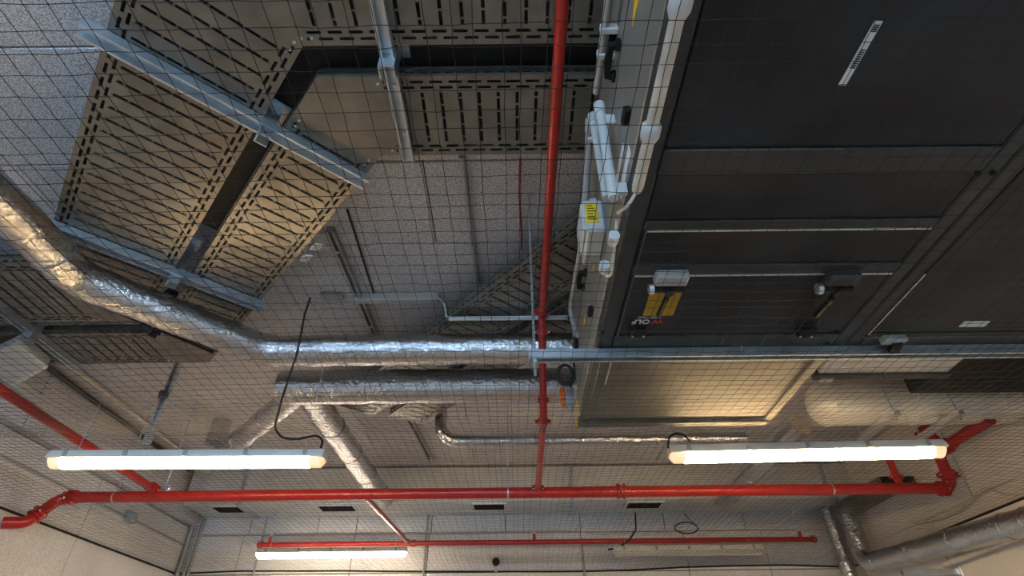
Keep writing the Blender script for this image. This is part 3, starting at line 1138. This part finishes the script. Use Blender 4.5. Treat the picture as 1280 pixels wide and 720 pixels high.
obj('edge_strip', MB().box((AXR + .058, yb(345), az - .004), (AXR + .062, yb(420), az + .001)), 'bright', u2)

# support beam with threaded rods
bY = px(900, 443, Z=AZ - .03).y
bx0 = px(661, 440, Z=AZ - .03).x
t = thing('support_beam', 'galvanised slotted channel beam carrying the air handling units', 'beam', (1.6, bY, az - .05))
obj('channel', channel((bx0, bY, az - .049), (3.5, bY, az - .049), .045, .041, open_dir=-1), 'strut', t)
obj('seat_pad', MB().box((AX, bY - .02, az - .008), (X2, bY + .02, az)), 'rubber', t)
for x in (bx0 + .025, 3.4):
    obj('threaded_rod', MB().tube([(x, bY, az - .12), (x, bY, H(ZC) - .002)], .006, 8, (0, 1, 0)), 'strut', t)
    obj('nut', MB().tube([(x, bY, az - .065), (x, bY, az - .05)], .013, 6, (0, 1, 0)), 'strut', t)

# wrapped pipe along the lower edge of the unit, with collars
q0, q1 = px(858, -40, Z=1.19), px(803, 232, Z=1.19)
t = thing('wrapped_pipe', 'pale wrapped pipe along the lower edge of the dark unit', 'pipe', (q0 + q1) / 2)
xx = (q0.x + q1.x) / 2 - .004
obj('jacket', MB().tube(fillet([(xx, -.6, H(1.19)), (xx, q1.y, H(1.19))], .1), .017, 14), 'beige', t, True)
obj('end_cap', MB().tube([(xx, q1.y, H(1.19)), (xx, q1.y + .02, H(1.19)), (xx, q1.y + .03, H(1.19))], [.0172, .014, .006], 14), 'beige', t, True)
for y in (5, 165):
    p = px(840, y, Z=1.19)
    obj('collar', MB().tube([(xx, p.y - .03, H(1.19)), (xx, p.y - .02, H(1.19)), (xx, p.y + .012, H(1.19)), (xx, p.y + .03, H(1.19))], [.018, .026, .026, .0185], 14), 'white', t, True)
obj('end_cable', MB().tube(fillet([(xx, q1.y + .02, H(1.19)), px(785, 258, X=SX - .02), px(772, 266, X=SX - .03)], .04), .005, 6), 'beige', t, True)

# ---------------------------------------------------------------- conduits and boxes on the unit side
def run(name, label, cat, pts, r, mat, bend=.06, n=10, group=None):
    path = fillet([Vector(p) for p in pts], bend, 6)
    o = obj(name, MB().tube(path, r, n), mat, None, True)
    return tag(o, label, cat, group)


CX = SX - .045


def sp(x, y, dx=0.0):
    return px(x, y, X=CX - dx)


c1 = thing('conduit', 'long grey conduit running along the top of the pale side panel', 'conduit', sp(748, 100), 'conduits on the unit side')
pts = [sp(762, -30), sp(757, 20), sp(749, 90), sp(746, 122)]
zc = sum(p.z for p in pts) / 4
obj('tube', MB().tube([(CX, -.5, zc), (CX, pts[-1].y, zc)], .012, 12), 'grey', c1, True)
for y in (20, 72):
    p = sp(752, y)
    obj('clip', MB().bevbox((CX - .014, p.y - .01, zc - .018), (SX, p.y + .01, zc + .018), .003), 'white', c1)
for lab, A, B, rr, mt in (('thick white conduit ending in the gland of the junction box', (750, 138), (767, 248), .016, 'white'),
                          ('thinner white conduit with an open end above the junction box', (741, 150), (758, 248), .0135, 'white'),
                          ('grey conduit beside the two white ones on the unit side', (737, 158), (731, 262), .014, 'grey')):
    a_, b_ = sp(*A), sp(*B)
    c1 = thing('conduit', lab, 'conduit', b_, 'conduits on the unit side')
    obj('tube', MB().tube([a_, b_], rr, 12), mt, c1, True)
    d = (b_ - a_).normalized()
    obj('socket', MB().tube([a_ - d * .03, a_ + d * .02], rr * 1.25, 12), mt, c1, True)
    for q in (.12, .9):
        m_ = a_.lerp(b_, q)
        obj('clip', MB().bevbox((m_.x - .012, m_.y - .009, m_.z - rr - .01), (SX, m_.y + .009, m_.z + rr + .004), .003), 'white', c1)
c1 = thing('conduit', 'slim grey conduit dropping along the end of the pale side panel', 'conduit', sp(722, 330), 'conduits on the unit side')
obj('tube', MB().tube(fillet([sp(731, 256), sp(724, 320), sp(714, 375), sp(713, 392), sp(721, 420)], .05), .011, 10), 'grey', c1, True)
obj('socket', MB().tube([sp(727, 281), sp(725, 296)], .015, 10), 'grey', c1, True)

jb = thing('junction_box', 'pale plastic junction box with a yellow label on the unit side', 'junction box', px(752, 290, X=SX))
p = px(752, 288, X=SX)
obj('box', MB().bevbox((SX - .075, p.y - .095, p.z - .085), (SX, p.y + .06, p.z + .075), .01), 'white', jb)
obj('lid', MB().bevbox((SX - .085, p.y - .088, p.z - .078), (SX - .075, p.y + .053, p.z + .068), .004), 'white', jb)
obj('lid_rim', MB().bevbox((SX - .09, p.y + .03, p.z - .07), (SX - .085, p.y + .045, p.z + .06), .002), 'grey', jb)
pl = px(744, 277, X=SX - .088)
yl = obj('yellow_label', MB().box((SX - .072, p.y - .098, p.z - .05), (SX - .026, p.y - .0945, p.z + .05)), 'yellow', jb)
yl['label'] = 'yellow printed label'
for k in range(6):
    zz_ = p.z - .036 + k * .014
    obj('print_line', MB().box((SX - .066, p.y - .099, zz_), (SX - .032 - .006 * (k % 3), p.y - .097, zz_ + .004)), 'print', yl)
for (x, y) in ((766, 300), (755, 336)):
    g = px(x, y, X=SX - .03)
    obj('gland', MB().tube([g - Vector((0, .025, 0)), g, g + Vector((0, .02, 0))], [.02, .02, .013], 8), 'white', jb)
obj('gland_cable', MB().tube(fillet([px(758, 345, X=SX - .03), px(764, 345, X=SX - .02), px(768, 310, X=SX - .02), px(771, 275, X=SX - .02)], .05), .005, 6), 'beige', jb, True)
obj('inner_shelf', MB().bevbox((SX - .07, p.y + .06, p.z - .08), (SX, p.y + .12, p.z + .04), .006), 'grey', jb)

# isolator switch and cable coil at the far end of the unit
p = px(712, 497, X=AX - .03)
iso = thing('switch_box', 'small grey and orange switch box below the coiled black cable', 'switch', p)
obj('body', MB().bevbox((AX - .055, p.y - .035, p.z - .055), (AX - .006, p.y + .035, p.z + .055), .005), 'grey', iso)
obj('cover', MB().bevbox((AX - .085, p.y - .03, p.z - .02), (AX - .055, p.y + .03, p.z + .055), .005), 'orange', iso)
obj('stub', MB().bevbox((AX - .08, p.y - .028, p.z - .048), (AX - .055, p.y + .028, p.z - .026), .004), 'orange', iso)
obj('gland', MB().tube([(AX - .03, p.y, p.z - .085), (AX - .03, p.y, p.z - .055)], .014, 8, (0, 1, 0)), 'grey', iso)
cc = px(707, 467, X=AX - .06)
coil = []
for k in range(49):
    a_ = 2 * math.pi * k / 16
    rr = .045 + .006 * (k // 16)
    coil.append(cc + Vector((rr * math.cos(a_) * .85, .006 * k / 16, rr * 1.15 * math.sin(a_))))
coil += [cc + Vector((.05, .0, .07)), cc + Vector((.055, .0, -.02)), Vector((AX - .03, p.y, p.z + .05))]
tag(obj('cable_coil', MB().tube(coil, .0065, 6, (0, 1, 0)), 'rubber', None, True), 'coiled black cable hanging beside the end of the unit', 'cable')
run('earth_cable', 'thin yellow green wire at the end corner of the unit', 'cable', [px(722, 500, X=AX - .012), px(719, 520, X=AX - .012), px(722, 535, X=AX - .012)], .004, 'yellow', .02, 6)

# ================================================================ ROUND DUCT AND NECK ON THE RIGHT
RZ = 1.78
rY = px(1130, 503, Z=RZ).y
rx0 = px(1012, 503, Z=RZ).x
R_ = .165
t = thing('round_duct', 'bright round sheet metal duct with a domed end, running to the right wall', 'duct', (2.9, rY, H(RZ - R_)))
obj('duct_body', MB().tube([(rx0 + .12, rY, H(RZ)), (XR - .03, rY, H(RZ))], R_, 40), 'duct2', t, True)
dome = [(rx0 + .12 - .12 * math.sin(q * math.pi / 16), R_ * math.cos(q * math.pi / 16)) for q in range(9)]
obj('domed_end', MB().tube([(x_, rY, H(RZ)) for x_, _ in dome], [max(r_, .002) for _, r_ in dome], 40), 'duct2', t, True)
obj('rim_bead', MB().tube([(rx0 + .115, rY, H(RZ)), (rx0 + .128, rY, H(RZ))], R_ + .005, 40), 'duct2', t, True)
for x in (rx0 + .72, rx0 + 1.32):
    obj('bead', MB().tube([(x - .008, rY, H(RZ)), (x + .008, rY, H(RZ))], R_ + .006, 36), 'duct2', t, True)
for i, (x, lab) in enumerate(((1140, 'slanting looking channel under the round duct near its rounded end'), (1222, 'slanting looking channel under the round duct near the right wall'))):
    zz = RZ - R_ - .046
    c = px(x, 505, Z=zz)
    s = thing('duct_support', lab, 'strut', (c.x, rY, H(zz)), 'channels under the round duct')
    obj('channel', channel((c.x, rY - .26, H(zz)), (c.x, rY + .24, H(zz)), .041, .041, open_dir=1), 'bright', s)
    for q in (-.23, .21):
        obj('threaded_rod', MB().tube([(c.x, rY + q, H(zz) - .03), (c.x, rY + q, H(ZC) - .002)], .005, 6, (0, 1, 0)), 'strut', s)
        obj('nut', MB().tube([(c.x, rY + q, H(zz) - .012), (c.x, rY + q, H(zz))], .012, 6, (0, 1, 0)), 'bright', s)
n0, n1 = px(1035, 453, Z=1.62), px(1200, 453, Z=1.62)
nd = px(1100, 466, Z=1.62)
t = thing('duct_neck', 'rectangular sheet metal neck between the second unit and the round duct', 'duct', ((n0.x + n1.x) / 2, 2.5, H(1.62)))
obj('neck_body', MB().bevbox((n0.x, AYS + .002, H(1.62)), (n1.x, nd.y, H(1.93)), .005), 'duct2', t)
obj('neck_flange', MB().bevbox((n0.x - .02, nd.y, H(1.62) - .02), (n1.x + .02, nd.y + .05, H(1.93)), .004), 'ahu_galv', t)
bd = MB().bevbox((n1.x + .06, AYS + .004, H(1.70)), (XR - .03, rY - R_ - .14, H(1.92)), .01)  # black block added to darken the surroundings of the round duct
tag(obj('added_dark_block', bd, 'rubber'), 'black block added as shade between the second unit and the right wall', 'duct')
h0 = px(1028, 474, Z=1.60)
t = thing('drop_hanger', 'dark drop hanger beside the neck of the round duct', 'hanger', h0)
obj('bar', MB().obox((h0.x, h0.y, (h0.z + H(ZC)) / 2), (1, 0, 0), (0, 1, 0), (0, 0, 1), .04, .012, H(ZC) - h0.z - .004), 'darksteel', t)
obj('foot', MB().bevbox((h0.x - .02, h0.y - .02, h0.z - .012), (h0.x + .06, h0.y + .02, h0.z), .003), 'strut', t)

# ================================================================ CONDUITS, STRUTS, CABLES ON CEILING AND WALLS
def ceiling_channel(label, A, B, Z=ZC - .045, w=.041, mat='grey'):
    a_, b_ = px(*A, Z=Z), px(*B, Z=Z)
    t = thing('ceiling_strut', label, 'strut', (a_ + b_) / 2, 'channels fixed to the ceiling')
    obj('channel', channel(a_, b_, w, .041, open_dir=-1), mat, t)
    d = (b_ - a_).normalized()
    for q in (.15, .85):
        c = a_.lerp(b_, q)
        obj('bolt', MB().tube([c + Vector((0, 0, -.006)), c + Vector((0, 0, .006))], .01, 6, (0, 1, 0)), 'strut', t)
    return t


ceiling_channel('grey channel on the ceiling boards beside the narrower tray', (412, 290), (470, 424))
ceiling_channel('grey channel on the ceiling beyond the slanting trays', (513, 528), (540, 578), w=.05)
run('ceiling_conduit', 'dark straight conduit fixed across the ceiling boards', 'conduit', [px(577, 196, Z=ZC - .018), px(598, 362, Z=ZC - .018)], .015, 'grey')
run('ceiling_cable', 'thin dark cable fixed across the ceiling boards', 'cable', [px(434, 262, Z=ZC - .01), px(470, 376, Z=ZC - .01)], .006, 'rubber')
run('red_cable', 'thin red cable hanging loosely along the ceiling boards', 'cable', [px(650, 198, Z=ZC - .02), px(649, 240, Z=ZC - .02), px(652, 290, Z=ZC - .03), px(652, 312, Z=ZC - .02)], .005, 'redcable', .2)
# cable trunking with an angled cable
a_, b_ = px(404, 376, Z=ZC - .05), px(548, 376, Z=ZC - .05)
t = thing('cable_trunking', 'pale plastic trunking on the ceiling boards beside the slanting trays', 'trunking', (a_ + b_) / 2)
obj('duct', MB().bevbox((a_.x + .2, a_.y - .025, H(ZC) - .06), (b_.x, a_.y + .025, H(ZC) - .002), .004), 'white', t)
obj('tail', MB().bevbox((a_.x - .02, a_.y - .035, H(ZC) - .03), (a_.x + .12, a_.y + .035, H(ZC) - .002), .004), 'grey', t)
run('pale_cable', 'pale cable bending out of the ceiling trunking', 'cable', [px(547, 372, Z=ZC - .06), px(556, 380, Z=ZC - .08), px(558, 396, Z=ZC - .2), px(566, 397, Z=1.90)], .006, 'white', .05, 6)
yy = px(640, 396, Z=1.90).y
run('cross_conduit', 'straight pale conduit crossing under the slanting tray', 'conduit', [(px(560, 397, Z=1.89).x, yy, H(1.89)), (AX - .02, yy, H(1.89))], .014, 'white')
# vertical struts at left
for lab, (xa_, ya_), (xb_, yb_) in (('upright channel hanging from the ceiling behind the lit lamp with the cable', (223, 450), (182, 553)),):
    top = px(xa_, ya_, Z=ZC)
    bot = px(xb_, yb_, Y=top.y)
    t = thing('drop_strut', lab, 'strut', (top.x, top.y, bot.z))
    obj('channel', channel((top.x, top.y, bot.z), (top.x, top.y, H(ZC) - .002), .041, .041, up=(0, 1, 0)), 'strut', t)
    obj('splice', MB().bevbox((top.x - .026, top.y - .03, (bot.z + H(ZC)) / 2), (top.x + .026, top.y + .012, (bot.z + H(ZC)) / 2 + .06), .003), 'darksteel', t)
# dark conduits at ceiling edge left
xw = XL + .115
run('edge_pipe', 'dark pipe along the top of the left wall, closest to the wall', 'pipe', [(xw + .03, 2.4, H(ZC) - .05), (xw + .03, 6.0, H(ZC) - .05)], .02, 'darksteel', group='pipes at the left wall top')
run('edge_pipe', 'dark pipe along the top of the left wall, away from the wall', 'pipe', [(xw + .20, 2.4, H(ZC) - .04), (xw + .20, 6.0, H(ZC) - .04)], .018, 'beige', group='pipes at the left wall top')
# silver hanger for the red branch
p = px(97, 520, Z=1.75)
pa, pb = px(107, 507, Z=2.12), None
t = thing('pipe_hanger', 'silver drop hanger holding the red branch pipe by the left wall', 'hanger', (xa, pa.y, H(1.42)))
obj('rod', MB().tube([(xa + .003, pa.y, H(1.44)), (xa + .003, pa.y, H(ZC) - .002)], .008, 8, (0, 1, 0)), 'strut', t)
obj('ring', MB().tube([(xa + .003, pa.y - .012, H(1.41)), (xa + .003, pa.y + .012, H(1.41))], .034, 14), 'strut', t, True)
# conduit and junction box on the left wall
run('wall_conduit', 'thin grey conduit along the left wall below the board ledge', 'conduit', [(XL + .035, 2.2, H(1.47)), (XL + .035, YB - .04, H(1.47))], .011, 'grey')
p = px(166, 640, X=XL + .05)
t = thing('wall_box', 'small grey junction box on the left wall conduit', 'junction box', (XL + .04, p.y, H(1.47)))
obj('box', MB().bevbox((XL + .022, p.y - .05, H(1.47) - .05), (XL + .085, p.y + .05, H(1.47) + .05), .01), 'grey', t)
obj('lid', MB().bevbox((XL + .085, p.y - .045, H(1.47) - .045), (XL + .092, p.y + .045, H(1.47) + .045), .003), 'grey', t)
# corner conduits
for dx, r, lb in ((.06, .022, 'thickest upright grey pipe in the left rear corner, against the left wall'), (.12, .018, 'upright grey pipe between the other two in the left rear corner'), (.165, .014, 'thinnest upright grey pipe in the left rear corner, away from the left wall')):
    run('corner_pipe', lb, 'pipe', [(XL + dx, YB - .06 + .02 * (dx > .1), .1), (XL + dx, YB - .06 + .02 * (dx > .1), H(1.75))], r, 'grey', group='upright pipes in the left rear corner')
# back wall conduits
run('wall_conduit', 'thin grey conduit along the back wall above the thin red pipe', 'conduit', [(XL + .2, YB - .04, H(1.57)), (.75, YB - .04, H(1.57))], .012, 'grey')
a_, b_ = px(735, 667, Y=YB - .045), px(840, 667, Y=YB - .045)
run('wall_conduit', 'short bright conduit on the back wall near the cable loop', 'conduit', [a_, (b_.x, a_.y, a_.z)], .012, 'white')
for (x, y0, y1, nm) in ((336, 640, 672, 'left'), (535, 642, 720, 'mid'), (727, 672, 720, 'right')):
    a_, b_ = px(x, y0, Y=YB - .035), px(x, y1, Y=YB - .035)
    run('upright_conduit', {'left': 'dark upright conduit above the end of the thin red pipe', 'mid': 'dark upright conduit on the back wall beside the lit lamp',
                            'right': 'dark upright conduit on the back wall below the thin red pipe'}[nm], 'conduit', [(a_.x, YB - .035, min(H(1.76), a_.z)), (a_.x, YB - .035, b_.z - .8)], .011, 'grey')
# alarm sounder on the back wall
p = px(620, 703, Y=YB - .08)
t = thing('alarm_sounder', 'small black round sounder on the back wall', 'alarm', (p.x, YB - .03, p.z))
obj('base', MB().tube([(p.x, YB - .03, p.z + .02), (p.x, YB - .07, p.z + .02)], .04, 14), 'grey', t, True)
obj('horn', MB().tube([(p.x, YB - .07, p.z), (p.x, YB - .10, p.z), (p.x, YB - .15, p.z)], [.036, .042, .034], 16), 'black', t, True)
obj('lens', MB().tube([(p.x, YB - .06, p.z - .09), (p.x, YB - .06, p.z - .06)], [.012, .016], 10, (0, 1, 0)), 'white', t, True)
# cables
A = px(388, 372, Z=ZC)
cab = [A, px(381, 392, Y=A.y + .03), px(372, 440, Y=2.6), px(352, 500, Y=2.75), px(343, 535, Y=2.9), px(352, 548, Y=2.96), px(372, 549, Y=2.97), px(396, 544, Y=2.97), px(404, 550, Y=2.97), px(401, 560, Y=2.985)]
run('lamp_cable', 'thick black cable hanging from the ceiling to the lit lamp', 'cable', cab, .0065, 'rubber', .08, 8)
cab = [px(835, 560, Y=3.0), px(836, 546, Y=3.0), px(846, 541, Y=3.02), px(858, 545, Y=3.03), px(862, 553, Y=3.03)]
run('lamp_cable', 'short black cable loop at the end of the lamp by the unit', 'cable', cab, .006, 'rubber', .04, 8)
cab = [px(794, 641, Y=6.3), px(795, 662, Y=6.2), px(786, 676, Y=6.1), px(772, 685, Y=6.05), px(760, 687, Y=6.05)]
run('lamp_cable', 'black cable looping down to the unlit lamp', 'cable', cab, .009, 'rubber', .15, 8)
# cable loop and line at right of back wall
c0 = px(858, 660, Y=YB - .05)
lo = [c0 + Vector((.13 * math.cos(k * .4), 0, .06 * math.sin(k * .4))) for k in range(34)]
tag(obj('cable_loop', MB().tube([c0 + Vector((0, 0, .16))] + lo, .006, 6, (0, 1, 0)), 'rubber', None, True), 'small coil of black cable on the back wall', 'cable')
run('hanging_rope', 'thin slack cord looping along the right wall', 'cord', [px(1140, 653, X=3.6), px(1165, 651, X=3.6), px(1200, 638, X=3.6), px(1232, 607, X=3.6), px(1255, 619, X=3.6), px(1290, 619, X=3.6)], .008, 'beige', .3, 6)
# wall bracket + pale pipe under the right foil pipe
run('pale_pipe', 'slim pale pipe beneath the foil pipe on the right wall', 'pipe', [px(1180, 706, X=3.58), px(1290, 664, X=3.58)], .022, 'beige')
bk = px(1150, 697, X=3.4)
t = thing('wall_bracket', 'grey cantilever bracket under the foil pipe on the right wall', 'bracket', (3.5, bk.y, bk.z))
zb = px(1160, 690, X=3.5).z - .03
obj('arm', channel((3.2, bk.y, w0.z - .14), (XR - .012, bk.y, w0.z - .14), .041, .041, up=(0, 0, 1)), 'strut', t)
obj('wall_plate', MB().bevbox((XR - .024, bk.y - .05, w0.z - .22), (XR - .012, bk.y + .05, w0.z - .04), .003), 'strut', t)
obj('bolt', MB().tube([(XR - .04, bk.y, w0.z - .19), (XR - .024, bk.y, w0.z - .19)], .012, 6), 'bright', t)

# ================================================================ SAFETY NET
MESH = .05
def net_z(x, y):
    base = np.interp(y, [-1, 1.2, 2.2, 2.55, 2.9, 3.4, 4.6, 6.65], [1.06, 1.075, 1.10, 1.125, 1.205, 1.225, 1.215, 1.20])
    e = np.clip((np.abs(x + .01) - 3.0) / .68, 0, 1)
    wave = .006 * np.sin(x * 2.1 + y * 1.3) + .004 * np.sin(y * 3.7 - x * 1.1)
    side = 1.15 + .012 * (y - 4.5)
    z = base * (1 - e * .7) + side * (e * .7) + wave * (1 - e)
    w = np.clip((y - 5.4) / 1.2, 0, 1)
    z = z - .03 * w * np.cos(x * .85) * (np.abs(x) < 1.85)
    return z + CAM_H


def net_mesh():
    xs = np.arange(XL + .03, XR - .02, MESH)
    ysn = np.arange(-.9, YB - .02, MESH)
    rs = np.random.RandomState(3)
    jx_ = np.cumsum(rs.normal(0, .0006, (len(xs), len(ysn))), axis=1)
    jx_ += .010 * np.sin(ysn[None, :] * 5.1 + xs[:, None] * .7) * np.clip((ysn[None, :] - 4.8) / 1.5, 0, 1) + rs.normal(0, .0012, jx_.shape)
    jy_ = np.cumsum(rs.normal(0, .0005, (len(xs), len(ysn))), axis=0) + rs.normal(0, .0012, jx_.shape)
    GX = xs[:, None] + jx_
    GY = ysn[None, :] + jy_
    GX = np.clip(GX, XL + .025, XR - .02)
    GY = np.clip(GY, -1, YB - .025)
    GZ = net_z(GX, GY) + rs.normal(0, .0012, GX.shape)
    r = .00085
    V, Fc = [], []
    base = 0
    for axis in (0, 1):
        step = 1
        if axis == 0:
            P = np.stack([GX, GY, GZ], -1)                 # lines along y for each x
            off = np.array([[r, 0, -r * .6], [-r, 0, -r * .6], [0, 0, r]])
        else:
            P = np.stack([GX.T, GY.T, GZ.T], -1)
            off = np.array([[0, r, -r * .6], [0, -r, -r * .6], [0, 0, r]])
        nl, nn, _ = P.shape
        vv = (P[:, :, None, :] + off[None, None]).reshape(-1, 3)
        idx = np.arange(nl * nn * 3).reshape(nl, nn, 3) + base
        base += nl * nn * 3
        for k in range(3):
            q = np.stack([idx[:, :-1, k], idx[:, 1:, k], idx[:, 1:, (k + 1) % 3], idx[:, :-1, (k + 1) % 3]], -1).reshape(-1, 4)
            Fc.append(q)
        V.append(vv)
    # knots
    kn = np.stack([GX, GY, GZ], -1).reshape(-1, 3)
    kn = kn[kn[:, 1] < 2.6]
    s = .002
    o8 = np.array([[s, 0, 0], [-s, 0, 0], [0, s, 0], [0, -s, 0], [0, 0, s], [0, 0, -s]])
    kv = (kn[:, None, :] + o8[None]).reshape(-1, 3)
    ki = np.arange(len(kn))[:, None] * 6 + base
    tri = []
    for a in (0, 1):
        for b in (2, 3):
            for c in (4, 5):
                tri.append(np.concatenate([ki + a, ki + b, ki + c], 1))
    V.append(kv)
    V = np.concatenate(V)
    Q = np.concatenate(Fc)
    Tn = np.concatenate(tri)
    me = bpy.data.meshes.new('net_cords')
    me.vertices.add(len(V))
    me.vertices.foreach_set('co', V.astype(np.float32).ravel())
    nl_ = Q.size + Tn.size
    me.loops.add(nl_)
    me.loops.foreach_set('vertex_index', np.concatenate([Q.ravel(), Tn.ravel()]).astype(np.int32))
    me.polygons.add(len(Q) + len(Tn))
    st_ = np.concatenate([np.arange(len(Q)) * 4, Q.size + np.arange(len(Tn)) * 3]).astype(np.int32)
    me.polygons.foreach_set('loop_start', st_)
    me.update(calc_edges=True)
    me.validate()
    me.materials.append(M['net'])
    return me


net = thing('safety_net', 'black square mesh safety net spread below the whole ceiling', 'net', (0, 3.0, H(1.1)))
me = net_mesh()
o = bpy.data.objects.new('net_cords', me)
COL.objects.link(o)
o.parent = net
o.location = -net.location
o['kind'] = 'stuff'
yy = np.linspace(-.9, YB - .03, 60)
for x in (XL + .03, XR - .022):
    obj('edge_rope', MB().tube([(x, y, float(net_z(np.array(x), np.array(y)))) for y in yy], .009, 6), 'net', net, True)
xx_ = np.linspace(XL + .03, XR - .022, 60)
obj('edge_rope', MB().tube([(x, YB - .03, float(net_z(np.array(x), np.array(YB - .03)))) for x in xx_], .009, 6), 'net', net, True)
